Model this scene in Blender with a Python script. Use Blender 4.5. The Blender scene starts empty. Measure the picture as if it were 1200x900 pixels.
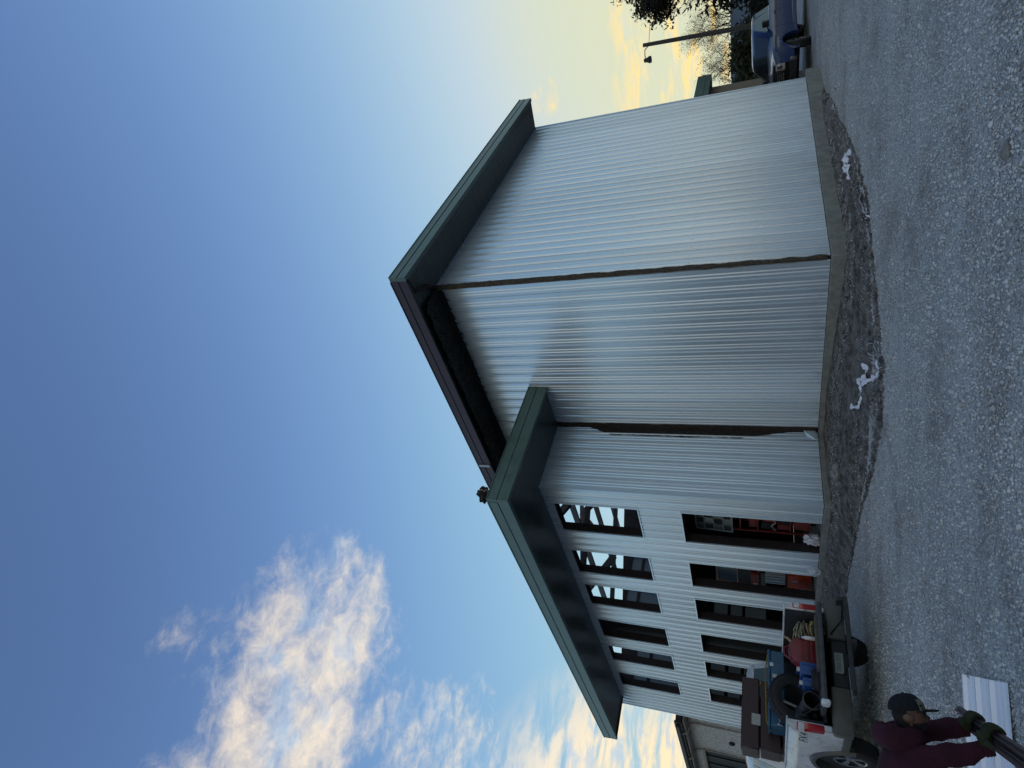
import bpy, bmesh, math, random
import numpy as np
from mathutils import Vector, Matrix, noise
R = math.radians
C = bpy.context.scene.collection
SC = bpy.context.scene

# ------------------------------------------------------------------ camera
FPX, PITCH, ROLL, EYE = 700.75, 0.4016, -0.0059, 1.55
cam_d = bpy.data.cameras.new('camera')
cam = bpy.data.objects.new('camera', cam_d); C.objects.link(cam)
cam_d.sensor_fit = 'HORIZONTAL'; cam_d.sensor_width = 36.0
cam_d.lens = FPX / 1200 * 36.0
cam_d.clip_start = 0.05; cam_d.clip_end = 3000
cp, sp = math.cos(PITCH), math.sin(PITCH)
fwd, up0, r0 = Vector((0, cp, sp)), Vector((0, -sp, cp)), Vector((1, 0, 0))
cx = math.sin(ROLL) * r0 - math.cos(ROLL) * up0        # the phone was held sideways
cy = math.cos(ROLL) * r0 + math.sin(ROLL) * up0
M = Matrix((cx, cy, -fwd)).transposed().to_4x4(); M.translation = (0, 0, EYE)
cam.matrix_world = M
SC.camera = cam

# ------------------------------------------------------------------ world: dusk sky with clouds
SUN_AZ, SUN_EL = R(34), R(3.0)          # azimuth clockwise from +Y
W = bpy.data.worlds.new('World'); SC.world = W; W.use_nodes = True
nt = W.node_tree; nt.nodes.clear()
def N(tree, t, **kw):
    n = tree.nodes.new(t)
    for k, v in kw.items():
        if k.startswith('i_'):
            n.inputs[k[2:].replace('_', ' ')].default_value = v
        else: setattr(n, k, v)
    return n
def math_(tree, op, a, b=None, c=None, clamp=False):
    n = tree.nodes.new('ShaderNodeMath'); n.operation = op; n.use_clamp = clamp
    for i, v in enumerate((a, b, c)):
        if v is None: continue
        if isinstance(v, (int, float)): n.inputs[i].default_value = v
        else: tree.links.new(v, n.inputs[i])
    return n.outputs[0]
def vmath(tree, op, a, b=None):
    n = tree.nodes.new('ShaderNodeVectorMath'); n.operation = op
    for i, v in enumerate((a, b)):
        if v is None: continue
        if isinstance(v, (tuple, list, Vector)): n.inputs[i].default_value = tuple(v)
        else: tree.links.new(v, n.inputs[i])
    return n
def smooth(tree, x, a, b, lo=0., hi=1.):
    n = tree.nodes.new('ShaderNodeMapRange'); n.interpolation_type = 'SMOOTHSTEP'
    tree.links.new(x, n.inputs['Value'])
    n.inputs['From Min'].default_value = a; n.inputs['From Max'].default_value = b
    n.inputs['To Min'].default_value = lo; n.inputs['To Max'].default_value = hi
    return n.outputs[0]
def mixc(tree, fac, a, b, mode='MIX'):
    n = tree.nodes.new('ShaderNodeMix'); n.data_type = 'RGBA'; n.blend_type = mode
    for s, v in ((n.inputs['Factor'], fac), (n.inputs['A'], a), (n.inputs['B'], b)):
        pass
    sock = {'f': n.inputs[0], 'a': n.inputs[6], 'b': n.inputs[7]}
    for k, v in (('f', fac), ('a', a), ('b', b)):
        if isinstance(v, (int, float)): sock[k].default_value = v
        elif isinstance(v, (tuple, list)): sock[k].default_value = tuple(v) + ((1,) if len(v) == 3 else ())
        else: tree.links.new(v, sock[k])
    return n.outputs[2]
def dirv(az, el):
    az, el = R(az), R(el)
    return (math.sin(az) * math.cos(el), math.cos(az) * math.cos(el), math.sin(el))

tc = N(nt, 'ShaderNodeTexCoord'); D = tc.outputs['Generated']
sky = N(nt, 'ShaderNodeTexSky'); sky.sky_type = 'NISHITA'
sky.sun_disc = False; sky.sun_elevation = SUN_EL; sky.sun_rotation = SUN_AZ
sky.altitude = 200; sky.air_density = 1.0; sky.dust_density = 0.65; sky.ozone_density = 3.6
sep = N(nt, 'ShaderNodeSeparateXYZ'); nt.links.new(D, sep.inputs[0])
dz = sep.outputs['Z']
sund = dirv(math.degrees(SUN_AZ), 2.0)
cosun = vmath(nt, 'DOT_PRODUCT', D, sund).outputs['Value']
# the upper air: a deeper blue overhead, pale towards the sun
hue = N(nt, 'ShaderNodeHueSaturation'); hue.inputs['Saturation'].default_value = 0.82
nt.links.new(sky.outputs[0], hue.inputs['Color'])
# tint, then a soft limit per channel keeps the sun glow from running away
t_in = vmath(nt, 'MULTIPLY', hue.outputs[0], (.93, 1.0, 1.16)).outputs[0]
zen = smooth(nt, dz, .30, .92, 1.0, .66)
zc = N(nt, 'ShaderNodeCombineXYZ')
for i in range(3): nt.links.new(zen, zc.inputs[i])
t_in = vmath(nt, 'MULTIPLY', t_in, zc.outputs[0]).outputs[0]
sq = N(nt, 'ShaderNodeSeparateXYZ'); nt.links.new(t_in, sq.inputs[0])
sc_ = N(nt, 'ShaderNodeCombineXYZ')
for i, lim in enumerate((1.03, 1.08, 1.06)):
    inv = smooth(nt, cosun, .92, .995, 1 / 1.10, 1 / .78) if i == 2 else 1 / lim
    p4 = math_(nt, 'POWER', math_(nt, 'MULTIPLY', sq.outputs[i], inv), 3.0)
    nt.links.new(math_(nt, 'DIVIDE', sq.outputs[i], math_(nt, 'POWER', math_(nt, 'ADD', p4, 1.0), 1 / 3.0)), sc_.inputs[i])
SKY = sc_.outputs[0]
# puffy clouds on a flat layer overhead
den = math_(nt, 'ADD', math_(nt, 'MAXIMUM', dz, 0.0), 0.12)
pl = vmath(nt, 'DIVIDE', D); cmb = N(nt, 'ShaderNodeCombineXYZ')
for i in range(3): nt.links.new(den, cmb.inputs[i])
nt.links.new(cmb.outputs[0], pl.inputs[1])
P2 = vmath(nt, 'MULTIPLY', pl.outputs[0], (1.0, 1.0, 0.0)).outputs[0]
def nz(vec, scale, detail, rough=.55, dist=0.0, off=(0, 0, 0)):
    n = N(nt, 'ShaderNodeTexNoise', noise_dimensions='3D')
    n.inputs['Scale'].default_value = scale; n.inputs['Detail'].default_value = detail
    n.inputs['Roughness'].default_value = rough; n.inputs['Distortion'].default_value = dist
    nt.links.new(vmath(nt, 'ADD', vec, off).outputs[0], n.inputs['Vector'])
    return n.outputs['Fac']
n_big = nz(P2, 3.2, 8, .62, .35, (3.1, 7.7, 0))
n_fine = nz(P2, 19., 7, .66, .5, (1.3, 2.2, 0))
mask = None
for az, el, r0_, r1_, amp in ((-26, 37.5, 2, 10.5, .94), (-36, 38, 2, 10, .88), (-33, 31, 1, 6, .70), (-32, 45.5, 1, 6.0, .55), (-45, 39, 2, 11, .8), (-36, 24, 1, 9, .84), (-30, 23.2, .3, 2.6, .60),
                           (-70, 34, 3, 18, .8), (197, 26, 10, 42, 1.15), (140, 40, 8, 28, .9), (95, 34, 4, 20, .8), (27, 17.6, .3, 2.3, .60)):  # unseen puffs behind and right of camera added to brighten walls and ground
    dd = vmath(nt, 'DOT_PRODUCT', D, dirv(az, el)).outputs['Value']
    m = smooth(nt, dd, math.cos(R(r1_)), math.cos(R(r0_)), 0, amp)
    mask = m if mask is None else math_(nt, 'MAXIMUM', mask, m)
shape = math_(nt, 'ADD', math_(nt, 'MULTIPLY', n_big, .70), math_(nt, 'MULTIPLY', n_fine, .40))
a1 = smooth(nt, math_(nt, 'ADD', shape, math_(nt, 'MULTIPLY', mask, .34)), .69, 1.03)
a1 = math_(nt, 'MULTIPLY', a1, smooth(nt, mask, .05, .4))
# low streaky cloud all round the horizon
ln = vmath(nt, 'LENGTH', vmath(nt, 'MULTIPLY', D, (1, 1, 0)).outputs[0]).outputs['Value']
elv = math_(nt, 'ARCTAN2', dz, ln)
azv = math_(nt, 'ARCTAN2', sep.outputs['X'], sep.outputs['Y'])
c2 = N(nt, 'ShaderNodeCombineXYZ')
nt.links.new(math_(nt, 'MULTIPLY', azv, 5.0), c2.inputs[0]); nt.links.new(math_(nt, 'MULTIPLY', elv, 20.0), c2.inputs[1])
n_st = nz(c2.outputs[0], 1.9, 7, .62, .5, (4.4, 1.7, 0))
band = math_(nt, 'MULTIPLY', smooth(nt, elv, R(.6), R(3)), smooth(nt, elv, R(14), R(7.5)))
dl = vmath(nt, 'DOT_PRODUCT', D, dirv(-38, 8.5)).outputs['Value']
lump_l = smooth(nt, dl, math.cos(R(15)), math.cos(R(6)))
db_ = vmath(nt, 'DOT_PRODUCT', D, dirv(198, 13)).outputs['Value']        # unseen bright bank added behind the camera to light the wall ribs
lump_l = math_(nt, 'MAXIMUM', lump_l, math_(nt, 'MULTIPLY', smooth(nt, db_, math.cos(R(30)), math.cos(R(12))), smooth(nt, elv, R(-.5), R(2.0))))
a2 = math_(nt, 'MAXIMUM', math_(nt, 'MULTIPLY', smooth(nt, n_st, .45, .64), band), math_(nt, 'MULTIPLY', smooth(nt, n_st, .33, .56), lump_l))
alpha = math_(nt, 'MAXIMUM', math_(nt, 'MULTIPLY', a1, .86), math_(nt, 'MULTIPLY', a2, .92))
# cloud colour: cream where the low sun reaches, blue grey in its own shade
n_sh = nz(P2, 6.0, 5, .6, .2, (9.2, 5.1, 0))
lit = smooth(nt, n_sh, .33, .55)
near_sun = smooth(nt, cosun, .55, .985)
CLK = 1.0
ccol = mixc(nt, lit, (.80, .95, 1.12), (1.50, 1.28, .98))
cgold = mixc(nt, lit, (1.12, 1.10, .92), (1.75, 1.20, .36))
near_sun = math_(nt, 'MAXIMUM', near_sun, math_(nt, 'MULTIPLY', smooth(nt, elv, R(22), R(5), 0, .36), smooth(nt, cosun, -.2, .25)))
ccol = mixc(nt, near_sun, ccol, cgold)
fin = mixc(nt, alpha, SKY, ccol)
bg = N(nt, 'ShaderNodeBackground'); bg.inputs['Strength'].default_value = 0.10
nt.links.new(fin, bg.inputs['Color'])
wo = N(nt, 'ShaderNodeOutputWorld'); nt.links.new(bg.outputs[0], wo.inputs['Surface'])

# ------------------------------------------------------------------ sun and exposure
sl = bpy.data.lights.new('sun', 'SUN'); sl.energy = 0.9; sl.angle = R(1.5); sl.color = (1.0, .78, .5)
so = bpy.data.objects.new('sun', sl); C.objects.link(so)
so.rotation_euler = Vector(sund).to_track_quat('Z', 'Y').to_euler(); so.location = (20, 30, 20)
SC.view_settings.view_transform = 'Standard'; SC.view_settings.look = 'None'
SC.view_settings.exposure = 2.85; SC.view_settings.gamma = 1.0
SC.view_settings.use_curve_mapping = False
SC.render.engine = 'CYCLES'
SC.cycles.max_bounces = 8

# ------------------------------------------------------------------ materials
MATS = {}
def mat(name, col, rough=.6, metal=0., var=.0, vscale=4., bump=0., bscale=30., spec=.5, col2=None, coat=0., stretch=None, detail=5., rvar=.12):
    if name in MATS: return MATS[name]
    m = bpy.data.materials.new(name); m.use_nodes = True; t = m.node_tree
    b = t.nodes['Principled BSDF']
    b.inputs['Roughness'].default_value = rough; b.inputs['Metallic'].default_value = metal
    b.inputs['Specular IOR Level'].default_value = spec
    b.inputs['Coat Weight'].default_value = coat; b.inputs['Coat Roughness'].default_value = .05
    b.inputs['Base Color'].default_value = tuple(col) + (1,)
    co = N(t, 'ShaderNodeTexCoord').outputs['Object']
    if stretch: co = vmath(t, 'MULTIPLY', co, stretch).outputs[0]
    if var > 0 or col2:
        n = N(t, 'ShaderNodeTexNoise'); n.inputs['Scale'].default_value = vscale; n.inputs['Detail'].default_value = detail
        n.inputs['Roughness'].default_value = .65
        t.links.new(co, n.inputs['Vector'])
        c2_ = col2 if col2 else tuple(min(1, c * (1 + var)) for c in col)
        c1_ = col if col2 else tuple(c * (1 - var) for c in col)
        f = smooth(t, n.outputs['Fac'], .35, .65)
        t.links.new(mixc(t, f, c1_, c2_), b.inputs['Base Color'])
        rr = N(t, 'ShaderNodeMapRange'); t.links.new(n.outputs['Fac'], rr.inputs['Value'])
        rr.inputs['To Min'].default_value = max(0.03, rough - rvar); rr.inputs['To Max'].default_value = min(1, rough + rvar)
        t.links.new(rr.outputs[0], b.inputs['Roughness'])
    if bump > 0:
        n2 = N(t, 'ShaderNodeTexNoise'); n2.inputs['Scale'].default_value = bscale; n2.inputs['Detail'].default_value = 6 if bscale > 3 else 0
        t.links.new(co, n2.inputs['Vector'])
        bp = N(t, 'ShaderNodeBump'); bp.inputs['Strength'].default_value = bump; bp.inputs['Distance'].default_value = .02
        t.links.new(n2.outputs['Fac'], bp.inputs['Height']); t.links.new(bp.outputs[0], b.inputs['Normal'])
    MATS[name] = m
    return m

siding = mat('white_steel', (.65, .74, .815), .26, 0.45, .025, 1.2, 0, 1, .7, detail=1., stretch=(1.5, 1.5, .2), rvar=.02)
_t = siding.node_tree; _b = _t.nodes['Principled BSDF']; _l = _b.inputs['Base Color'].links[0].from_socket      # sheets from different bundles
_oc = N(_t, 'ShaderNodeTexCoord').outputs['Object']; _sz = N(_t, 'ShaderNodeSeparateXYZ'); _t.links.new(_oc, _sz.inputs[0])
_dn = N(_t, 'ShaderNodeTexNoise'); _dn.inputs['Scale'].default_value = 2.2; _dn.inputs['Detail'].default_value = 8; _t.links.new(_oc, _dn.inputs['Vector'])
_dust = math_(_t, 'MULTIPLY', smooth(_t, _dn.outputs['Fac'], .42, .68), smooth(_t, _sz.outputs['Z'], .95, .45, 0, .18))
_l = mixc(_t, _dust, _l, (.22, .205, .18))
_r = N(_t, 'ShaderNodeObjectInfo').outputs['Random']; _k = N(_t, 'ShaderNodeCombineXYZ'); _f = smooth(_t, _r, 0, 1, .90, 1.0)
for _i in range(3): _t.links.new(_f, _k.inputs[_i])
_t.links.new(vmath(_t, 'MULTIPLY', _l, _k.outputs[0]).outputs[0], _b.inputs['Base Color'])
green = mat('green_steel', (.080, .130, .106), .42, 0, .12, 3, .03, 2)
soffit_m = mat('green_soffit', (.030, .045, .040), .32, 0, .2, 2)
maroon = mat('red_iron', (.035, .017, .022), .5, 0, .25, 5, .1, 20)
felt = mat('black_felt', (.018, .017, .016), .9, 0, .5, 14, .8, 40)
insul = mat('brown_insulation', (.060, .046, .032), .95, 0, .4, 25, .8, 60)
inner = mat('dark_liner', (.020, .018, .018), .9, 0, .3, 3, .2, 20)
concrete = mat('concrete', (.20, .20, .175), .85, 0, .18, 5, .35, 40)
dirt_m = mat('dark_dirt', (.060, .054, .046), .97, 0, 0, 5, 1.0, 45, .2, col2=(.20, .19, .172), detail=10.)
tan_wall = mat('tan_wall', (.20, .16, .11), .8, 0, .1, 3)
glass_grey = mat('dim_glass', (.06, .07, .085), .2, 0, .15, 2, 0, 1, .6)
black = mat('black_plastic', (.010, .010, .011), .55, 0, .3, 9)
rubber = mat('tyre_rubber', (.013, .013, .014), .75, 0, .25, 12, .2, 60)
white_paint = mat('white_paint', (.40, .41, .41), .28, 0, 0, 2.5, 0, 1, .5, coat=.4, col2=(.60, .62, .63))
grey_trim = mat('grey_trim', (.075, .070, .060), .5, 0, .15, 6, .05, 60)
chrome = mat('worn_alloy', (.45, .46, .48), .28, .9, .2, 12)
red_lens = mat('red_lens', (.33, .008, .010), .15, 0, .1, 8, 0, 1, .6, coat=.6)
clear_lens = mat('clear_lens', (.55, .52, .50), .12, 0, .1, 8, 0, 1, .6, coat=.6)
car_glass = mat('car_glass', (.018, .024, .026), .06, 0, .1, 3, 0, 1, .7)

# plastic film in the far openings: lets the sky light through
film = bpy.data.materials.new('plastic_film'); film.use_nodes = True
_t = film.node_tree; _t.nodes.clear()
_tr = N(_t, 'ShaderNodeBsdfTranslucent'); _tr.inputs[0].default_value = (.05, .085, .13, 1)
_df = N(_t, 'ShaderNodeBsdfDiffuse'); _df.inputs[0].default_value = (.13, .15, .18, 1)
_mx = N(_t, 'ShaderNodeMixShader'); _mx.inputs[0].default_value = .55
_o = N(_t, 'ShaderNodeOutputMaterial')
_t.links.new(_tr.outputs[0], _mx.inputs[1]); _t.links.new(_df.outputs[0], _mx.inputs[2]); _t.links.new(_mx.outputs[0], _o.inputs[0])

# gravel: blue grey crushed stone, with coarse and fine patches
gravel_m = bpy.data.materials.new('gravel'); gravel_m.use_nodes = True
t = gravel_m.node_tree; b = t.nodes['Principled BSDF']; b.inputs['Roughness'].default_value = .95
b.inputs['Specular IOR Level'].default_value = .2
co = N(t, 'ShaderNodeTexCoord').outputs['Object']
v1 = N(t, 'ShaderNodeTexVoronoi'); v1.inputs['Scale'].default_value = 34; t.links.new(co, v1.inputs['Vector'])
v2 = N(t, 'ShaderNodeTexVoronoi'); v2.inputs['Scale'].default_value = 85; t.links.new(co, v2.inputs['Vector'])
n1 = N(t, 'ShaderNodeTexNoise'); n1.inputs['Scale'].default_value = .8; n1.inputs['Detail'].default_value = 10; n1.inputs['Roughness'].default_value = .68; t.links.new(co, n1.inputs['Vector'])
n2 = N(t, 'ShaderNodeTexNoise'); n2.inputs['Scale'].default_value = 7; n2.inputs['Detail'].default_value = 8; n2.inputs['Roughness'].default_value = .7; t.links.new(co, n2.inputs['Vector'])
sv = N(t, 'ShaderNodeSeparateColor'); t.links.new(v1.outputs['Color'], sv.inputs[0])
sv2 = N(t, 'ShaderNodeSeparateColor'); t.links.new(v2.outputs['Color'], sv2.inputs[0])
cg = mixc(t, sv.outputs[0], (.34, .355, .345), (.69, .715, .70))
cg2 = mixc(t, sv2.outputs[1], (.34, .355, .345), (.69, .715, .70))
cg = mixc(t, .55, cg, cg2)
damp = smooth(t, n1.outputs['Fac'], .40, .60)
cs = vmath(t, 'ADD', vmath(t, 'MULTIPLY', co, (.16, .95, 0)).outputs[0], (3, 1, 0)).outputs[0]
n3 = N(t, 'ShaderNodeTexNoise'); n3.inputs['Scale'].default_value = 1.1; n3.inputs['Detail'].default_value = 4; t.links.new(cs, n3.inputs['Vector'])
cg = mixc(t, math_(t, 'MULTIPLY', smooth(t, n1.outputs['Fac'], .52, .34), .55), cg, (.20, .192, .18))
n4 = N(t, 'ShaderNodeTexNoise'); n4.inputs['Scale'].default_value = 13; n4.inputs['Detail'].default_value = 3; t.links.new(co, n4.inputs['Vector'])
cg = mixc(t, smooth(t, n4.outputs['Fac'], .52, .36, 0, .42), cg, (.17, .168, .16))
cg = mixc(t, math_(t, 'MULTIPLY', smooth(t, n3.outputs['Fac'], .54, .38), .42), cg, (.29, .29, .285))
cg = mixc(t, smooth(t, n2.outputs['Fac'], .42, .7, 0, .45), cg, (.52, .525, .52))
t.links.new(cg, b.inputs['Base Color'])
h = math_(t, 'ADD', math_(t, 'MULTIPLY', v1.outputs['Distance'], -1.0), math_(t, 'ADD', math_(t, 'MULTIPLY', v2.outputs['Distance'], -.5), math_(t, 'MULTIPLY', n2.outputs['Fac'], .9)))
bp = N(t, 'ShaderNodeBump'); bp.inputs['Strength'].default_value = .9; bp.inputs['Distance'].default_value = .035
t.links.new(h, bp.inputs['Height']); t.links.new(bp.outputs[0], b.inputs['Normal'])

stone_m = bpy.data.materials.new('crushed_stone'); stone_m.use_nodes = True
t = stone_m.node_tree; b = t.nodes['Principled BSDF']; b.inputs['Roughness'].default_value = .9
gi = N(t, 'ShaderNodeNewGeometry')
co = N(t, 'ShaderNodeTexCoord').outputs['Object']
n1 = N(t, 'ShaderNodeTexNoise'); n1.inputs['Scale'].default_value = .8; n1.inputs['Detail'].default_value = 10; n1.inputs['Roughness'].default_value = .68; t.links.new(co, n1.inputs['Vector'])
cg = mixc(t, gi.outputs['Random Per Island'], (.27, .282, .275), (.65, .67, .66))
t.links.new(mixc(t, math_(t, 'MULTIPLY', smooth(t, n1.outputs['Fac'], .52, .34), .5), cg, (.21, .20, .185)), b.inputs['Base Color'])

# ------------------------------------------------------------------ mesh helpers
class MB:
    def __init__(s): s.v, s.f, s.mi, s.cur = [], [], [], 0
    def add(s, vs, fs):
        o = len(s.v); s.v += [tuple(p) for p in vs]
        for f in fs: s.f.append(tuple(i + o for i in f)); s.mi.append(s.cur)
        return s
    def quad(s, a, b, c, d): return s.add([a, b, c, d], [(0, 1, 2, 3)])
    def box(s, x0, x1, y0, y1, z0, z1, m=None):
        vs = [(x0, y0, z0), (x1, y0, z0), (x1, y1, z0), (x0, y1, z0), (x0, y0, z1), (x1, y0, z1), (x1, y1, z1), (x0, y1, z1)]
        if m: vs = [m @ Vector(p) for p in vs]
        return s.add(vs, [(3, 2, 1, 0), (4, 5, 6, 7), (0, 1, 5, 4), (1, 2, 6, 5), (2, 3, 7, 6), (3, 0, 4, 7)])
    def bar(s, p, q, w, h=None, up=(0, 0, 1)):
        h = h or w; p, q = Vector(p), Vector(q); d = (q - p).normalized(); u = Vector(up)
        if abs(d.dot(u)) > .98: u = Vector((1, 0, 0))
        a = d.cross(u).normalized() * w / 2; c = a.cross(d).normalized() * h / 2
        vs = [p - a - c, p + a - c, p + a + c, p - a + c, q - a - c, q + a - c, q + a + c, q - a + c]
        return s.add(vs, [(3, 2, 1, 0), (4, 5, 6, 7), (0, 1, 5, 4), (1, 2, 6, 5), (2, 3, 7, 6), (3, 0, 4, 7)])
    def tube(s, pts, rad, n=8, caps=True):
        pts = [Vector(p) for p in pts]; k = len(pts)
        if not isinstance(rad, (list, tuple)): rad = [rad] * k
        vs, fs = [], []
        ref = Vector((0, 0, 1))
        d0 = (pts[1] - pts[0]).normalized()
        if abs(d0.dot(ref)) > .9: ref = Vector((1, 0, 0))
        for i, p in enumerate(pts):
            d = (pts[min(i + 1, k - 1)] - pts[max(i - 1, 0)]).normalized()
            a = d.cross(ref).normalized(); b_ = d.cross(a)
            for j in range(n):
                th = 2 * math.pi * j / n
                vs.append(p + (a * math.cos(th) + b_ * math.sin(th)) * rad[i])
        for i in range(k - 1):
            for j in range(n):
                fs.append((i * n + j, i * n + (j + 1) % n, (i + 1) * n + (j + 1) % n, (i + 1) * n + j))
        if caps: fs += [tuple(range(n))[::-1], tuple(range((k - 1) * n, k * n))]
        return s.add(vs, fs)
    def lathe(s, prof, c, axis='y', n=20):
        # prof: list of (radius, along)
        vs, fs = [], []; k = len(prof)
        for r_, a_ in prof:
            for j in range(n):
                th = 2 * math.pi * j / n; p, q = r_ * math.cos(th), r_ * math.sin(th)
                vs.append({'x': (c[0] + a_, c[1] + p, c[2] + q), 'y': (c[0] + p, c[1] + a_, c[2] + q), 'z': (c[0] + p, c[1] + q, c[2] + a_)}[axis])
        for i in range(k - 1):
            for j in range(n): fs.append((i * n + j, i * n + (j + 1) % n, (i + 1) * n + (j + 1) % n, (i + 1) * n + j))
        return s.add(vs, fs)
    def prism(s, prof, f0, f1):
        # prof points pushed through two functions, closed ends
        n = len(prof); vs = [f0(*p) for p in prof] + [f1(*p) for p in prof]
        fs = [(i, (i + 1) % n, n + (i + 1) % n, n + i) for i in range(n)] + [tuple(range(n))[::-1], tuple(range(n, 2 * n))]
        return s.add(vs, fs)
    def build(s, name, m, parent=None, sm=False, bevel=0., seg=1, recalc=True, loc=None):
        me = bpy.data.meshes.new(name); me.from_pydata(s.v, [], s.f)
        ms = m if isinstance(m, (list, tuple)) else [m]
        for x in ms: me.materials.append(x)
        me.polygons.foreach_set('material_index', s.mi)
        bm = bmesh.new(); bm.from_mesh(me)
        if recalc: bmesh.ops.recalc_face_normals(bm, faces=bm.faces)
        if bevel > 0:
            es = [e for e in bm.edges if len(e.link_faces) == 2 and e.calc_face_angle(0) > .5]
            bmesh.ops.bevel(bm, geom=es, offset=bevel, offset_type='OFFSET', segments=seg, profile=.5, affect='EDGES', clamp_overlap=True)
        if sm or bevel > 0:
            for f in bm.faces: f.smooth = True
            for e in bm.edges:
                if len(e.link_faces) == 2 and e.calc_face_angle(0) > .62: e.smooth = False
        bm.to_mesh(me); bm.free()
        o = bpy.data.objects.new(name, me); C.objects.link(o)
        if parent: o.parent = parent
        if loc: o.location = loc
        return o
def tag(o, label=None, cat=None, group=None, kind=None):
    if label: o['label'] = label
    if cat: o['category'] = cat
    if group: o['group'] = group
    if kind: o['kind'] = kind
    return o
def empty(name, loc, rz=0., label=None, cat=None, group=None):
    o = bpy.data.objects.new(name, None); C.objects.link(o); o.empty_display_size = .2
    o.location = loc; o.rotation_euler = (0, 0, rz)
    return tag(o, label, cat, group)

# ------------------------------------------------------------------ building frame of reference
PSI = 0.8147
KX, KY = 2.2987, 12.3876                      # the tall corner nearest the camera
EA = Vector((math.cos(PSI), math.sin(PSI), 0)); EB = Vector((-math.sin(PSI), math.cos(PSI), 0))
def bw(a, b, z=0.): return Vector((KX, KY, 0)) + a * EA + b * EB + Vector((0, 0, z))
LA, LB, DP = 9.435, 4.761, 2.083
ZB, ZT, ZL = .445, 8.80, 6.84
DEND = 13.95                                  # far end of the window wall, from its corner

# ------------------------------------------------------------------ ground
def gz(x, y):
    s1 = min(1, max(0, (x - 5) / 8)); s2 = min(1, max(0, (y - 8) / 10))
    return .14 * s1 * s1 * (3 - 2 * s1) * s2 + .018 * noise.noise(Vector((x * .5, y * .5, 0))) * min(1, 30 / (abs(x) + abs(y) + 1))
def grid_ground():
    mb = MB()
    xs = [-900, -300, -120, -60, -35] + [-24 + i * .8 for i in range(61)] + [35, 60, 120, 300, 900]
    ys = [-300, -60, -20, -6] + [-2 + i * .8 for i in range(44)] + [36, 40, 48, 60, 90, 150, 400, 1500]
    for y in ys:
        for x in xs: mb.v.append((x, y, gz(x, y)))
    w = len(xs)
    for j in range(len(ys) - 1):
        for i in range(w - 1): mb.f.append((j * w + i, j * w + i + 1, (j + 1) * w + i + 1, (j + 1) * w + i)); mb.mi.append(0)
    o = mb.build('gravel_ground', gravel_m, sm=True)
    return tag(o, 'wide blue grey crushed gravel yard in front of the metal building', kind='structure')
grid_ground()

def stones(n, seed, name, label):
    rng = np.random.default_rng(seed)
    # denser near the camera, out to fifteen metres
    y = 3.2 + 17 * rng.random(n * 3) ** 1.35
    x = (rng.random(n * 3) * 2 - 1) * (.72 * y + .8)
    q = x * math.cos(PSI) + y * math.sin(PSI) - (KX * math.cos(PSI) + KY * math.sin(PSI))
    r = -x * math.sin(PSI) + y * math.cos(PSI) - (-KX * math.sin(PSI) + KY * math.cos(PSI))
    ok = ~((r > .4) & (q > -2.0))
    x, y = x[ok][:n], y[ok][:n]; n = len(x)
    base = np.array([(0, 0, 1), (.9, 0, .1), (.25, .85, .0), (-.75, .5, .12), (-.7, -.55, 0), (.3, -.85, .15), (0, 0, -.6)])
    tri = np.array([(0, 1, 2), (0, 2, 3), (0, 3, 4), (0, 4, 5), (0, 5, 1), (6, 2, 1), (6, 3, 2), (6, 4, 3), (6, 5, 4), (6, 1, 5)])
    s = .006 + .013 * rng.random(n) ** 2.5 + .016 * (rng.random(n) > .99)
    th = rng.random(n) * 6.283
    V = base[None] * (1 + .45 * (rng.random((n, 7, 3)) - .5)) * s[:, None, None] * (1 + .5 * (rng.random((n, 1, 3)) - .5))
    V[:, :, 2] *= .75
    c_, s_ = np.cos(th)[:, None], np.sin(th)[:, None]
    X = V[:, :, 0] * c_ - V[:, :, 1] * s_; Y = V[:, :, 0] * s_ + V[:, :, 1] * c_
    gzs = np.array([gz(a, b_) for a, b_ in zip(x, y)])
    co_ = np.stack([X + x[:, None], Y + y[:, None], V[:, :, 2] + gzs[:, None] + s[:, None] * .18], -1).reshape(-1, 3)
    F = (tri[None] + (np.arange(n) * 7)[:, None, None]).reshape(-1, 3)
    me = bpy.data.meshes.new(name); me.vertices.add(len(co_)); me.vertices.foreach_set('co', co_.ravel())
    me.loops.add(F.size); me.loops.foreach_set('vertex_index', F.ravel())
    me.polygons.add(len(F)); me.polygons.foreach_set('loop_start', np.arange(len(F)) * 3); me.polygons.foreach_set('loop_total', np.full(len(F), 3))
    me.update(calc_edges=True); me.materials.append(stone_m)
    o = bpy.data.objects.new(name, me); C.objects.link(o)
    tag(o, label, kind='stuff')
stones(190000, 4, 'loose_gravel', 'loose crushed stones scattered over the gravel yard')

# dirt bank between the gravel and the foundation
edge = [(10.2, 21.6), (7.1, 16.9), (5.25, 14.05), (3.85, 12.05), (3.0, 11.15), (1.93, 10.65), (1.08, 10.15), (.2, 9.75), (-.52, 9.8), (-1.3, 10.65), (-2.35, 12.1), (-3.9, 13.8), (-6.5, 16.0), (-9.5, 19.2)]
wallp = [bw(9.9, -.05), bw(7.0, -.05), bw(4.6, -.05), bw(2.6, -.05), bw(1.2, -.05), bw(-.05, -.05), bw(-.05, 1.2), bw(-.05, 2.8), bw(-.05, 4.7), bw(-1.2, 4.7), bw(-2.14, 4.75), bw(-2.14, 7.2), bw(-2.14, 10.5), bw(-2.14, 15)]
def lerp_path(path, tt):
    k = tt * (len(path) - 1); i = min(int(k), len(path) - 2); f = k - i
    return Vector((*path[i][:2], 0)).lerp(Vector((*path[i + 1][:2], 0)), f)
mb = MB(); NT, NS = 520, 46
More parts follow.
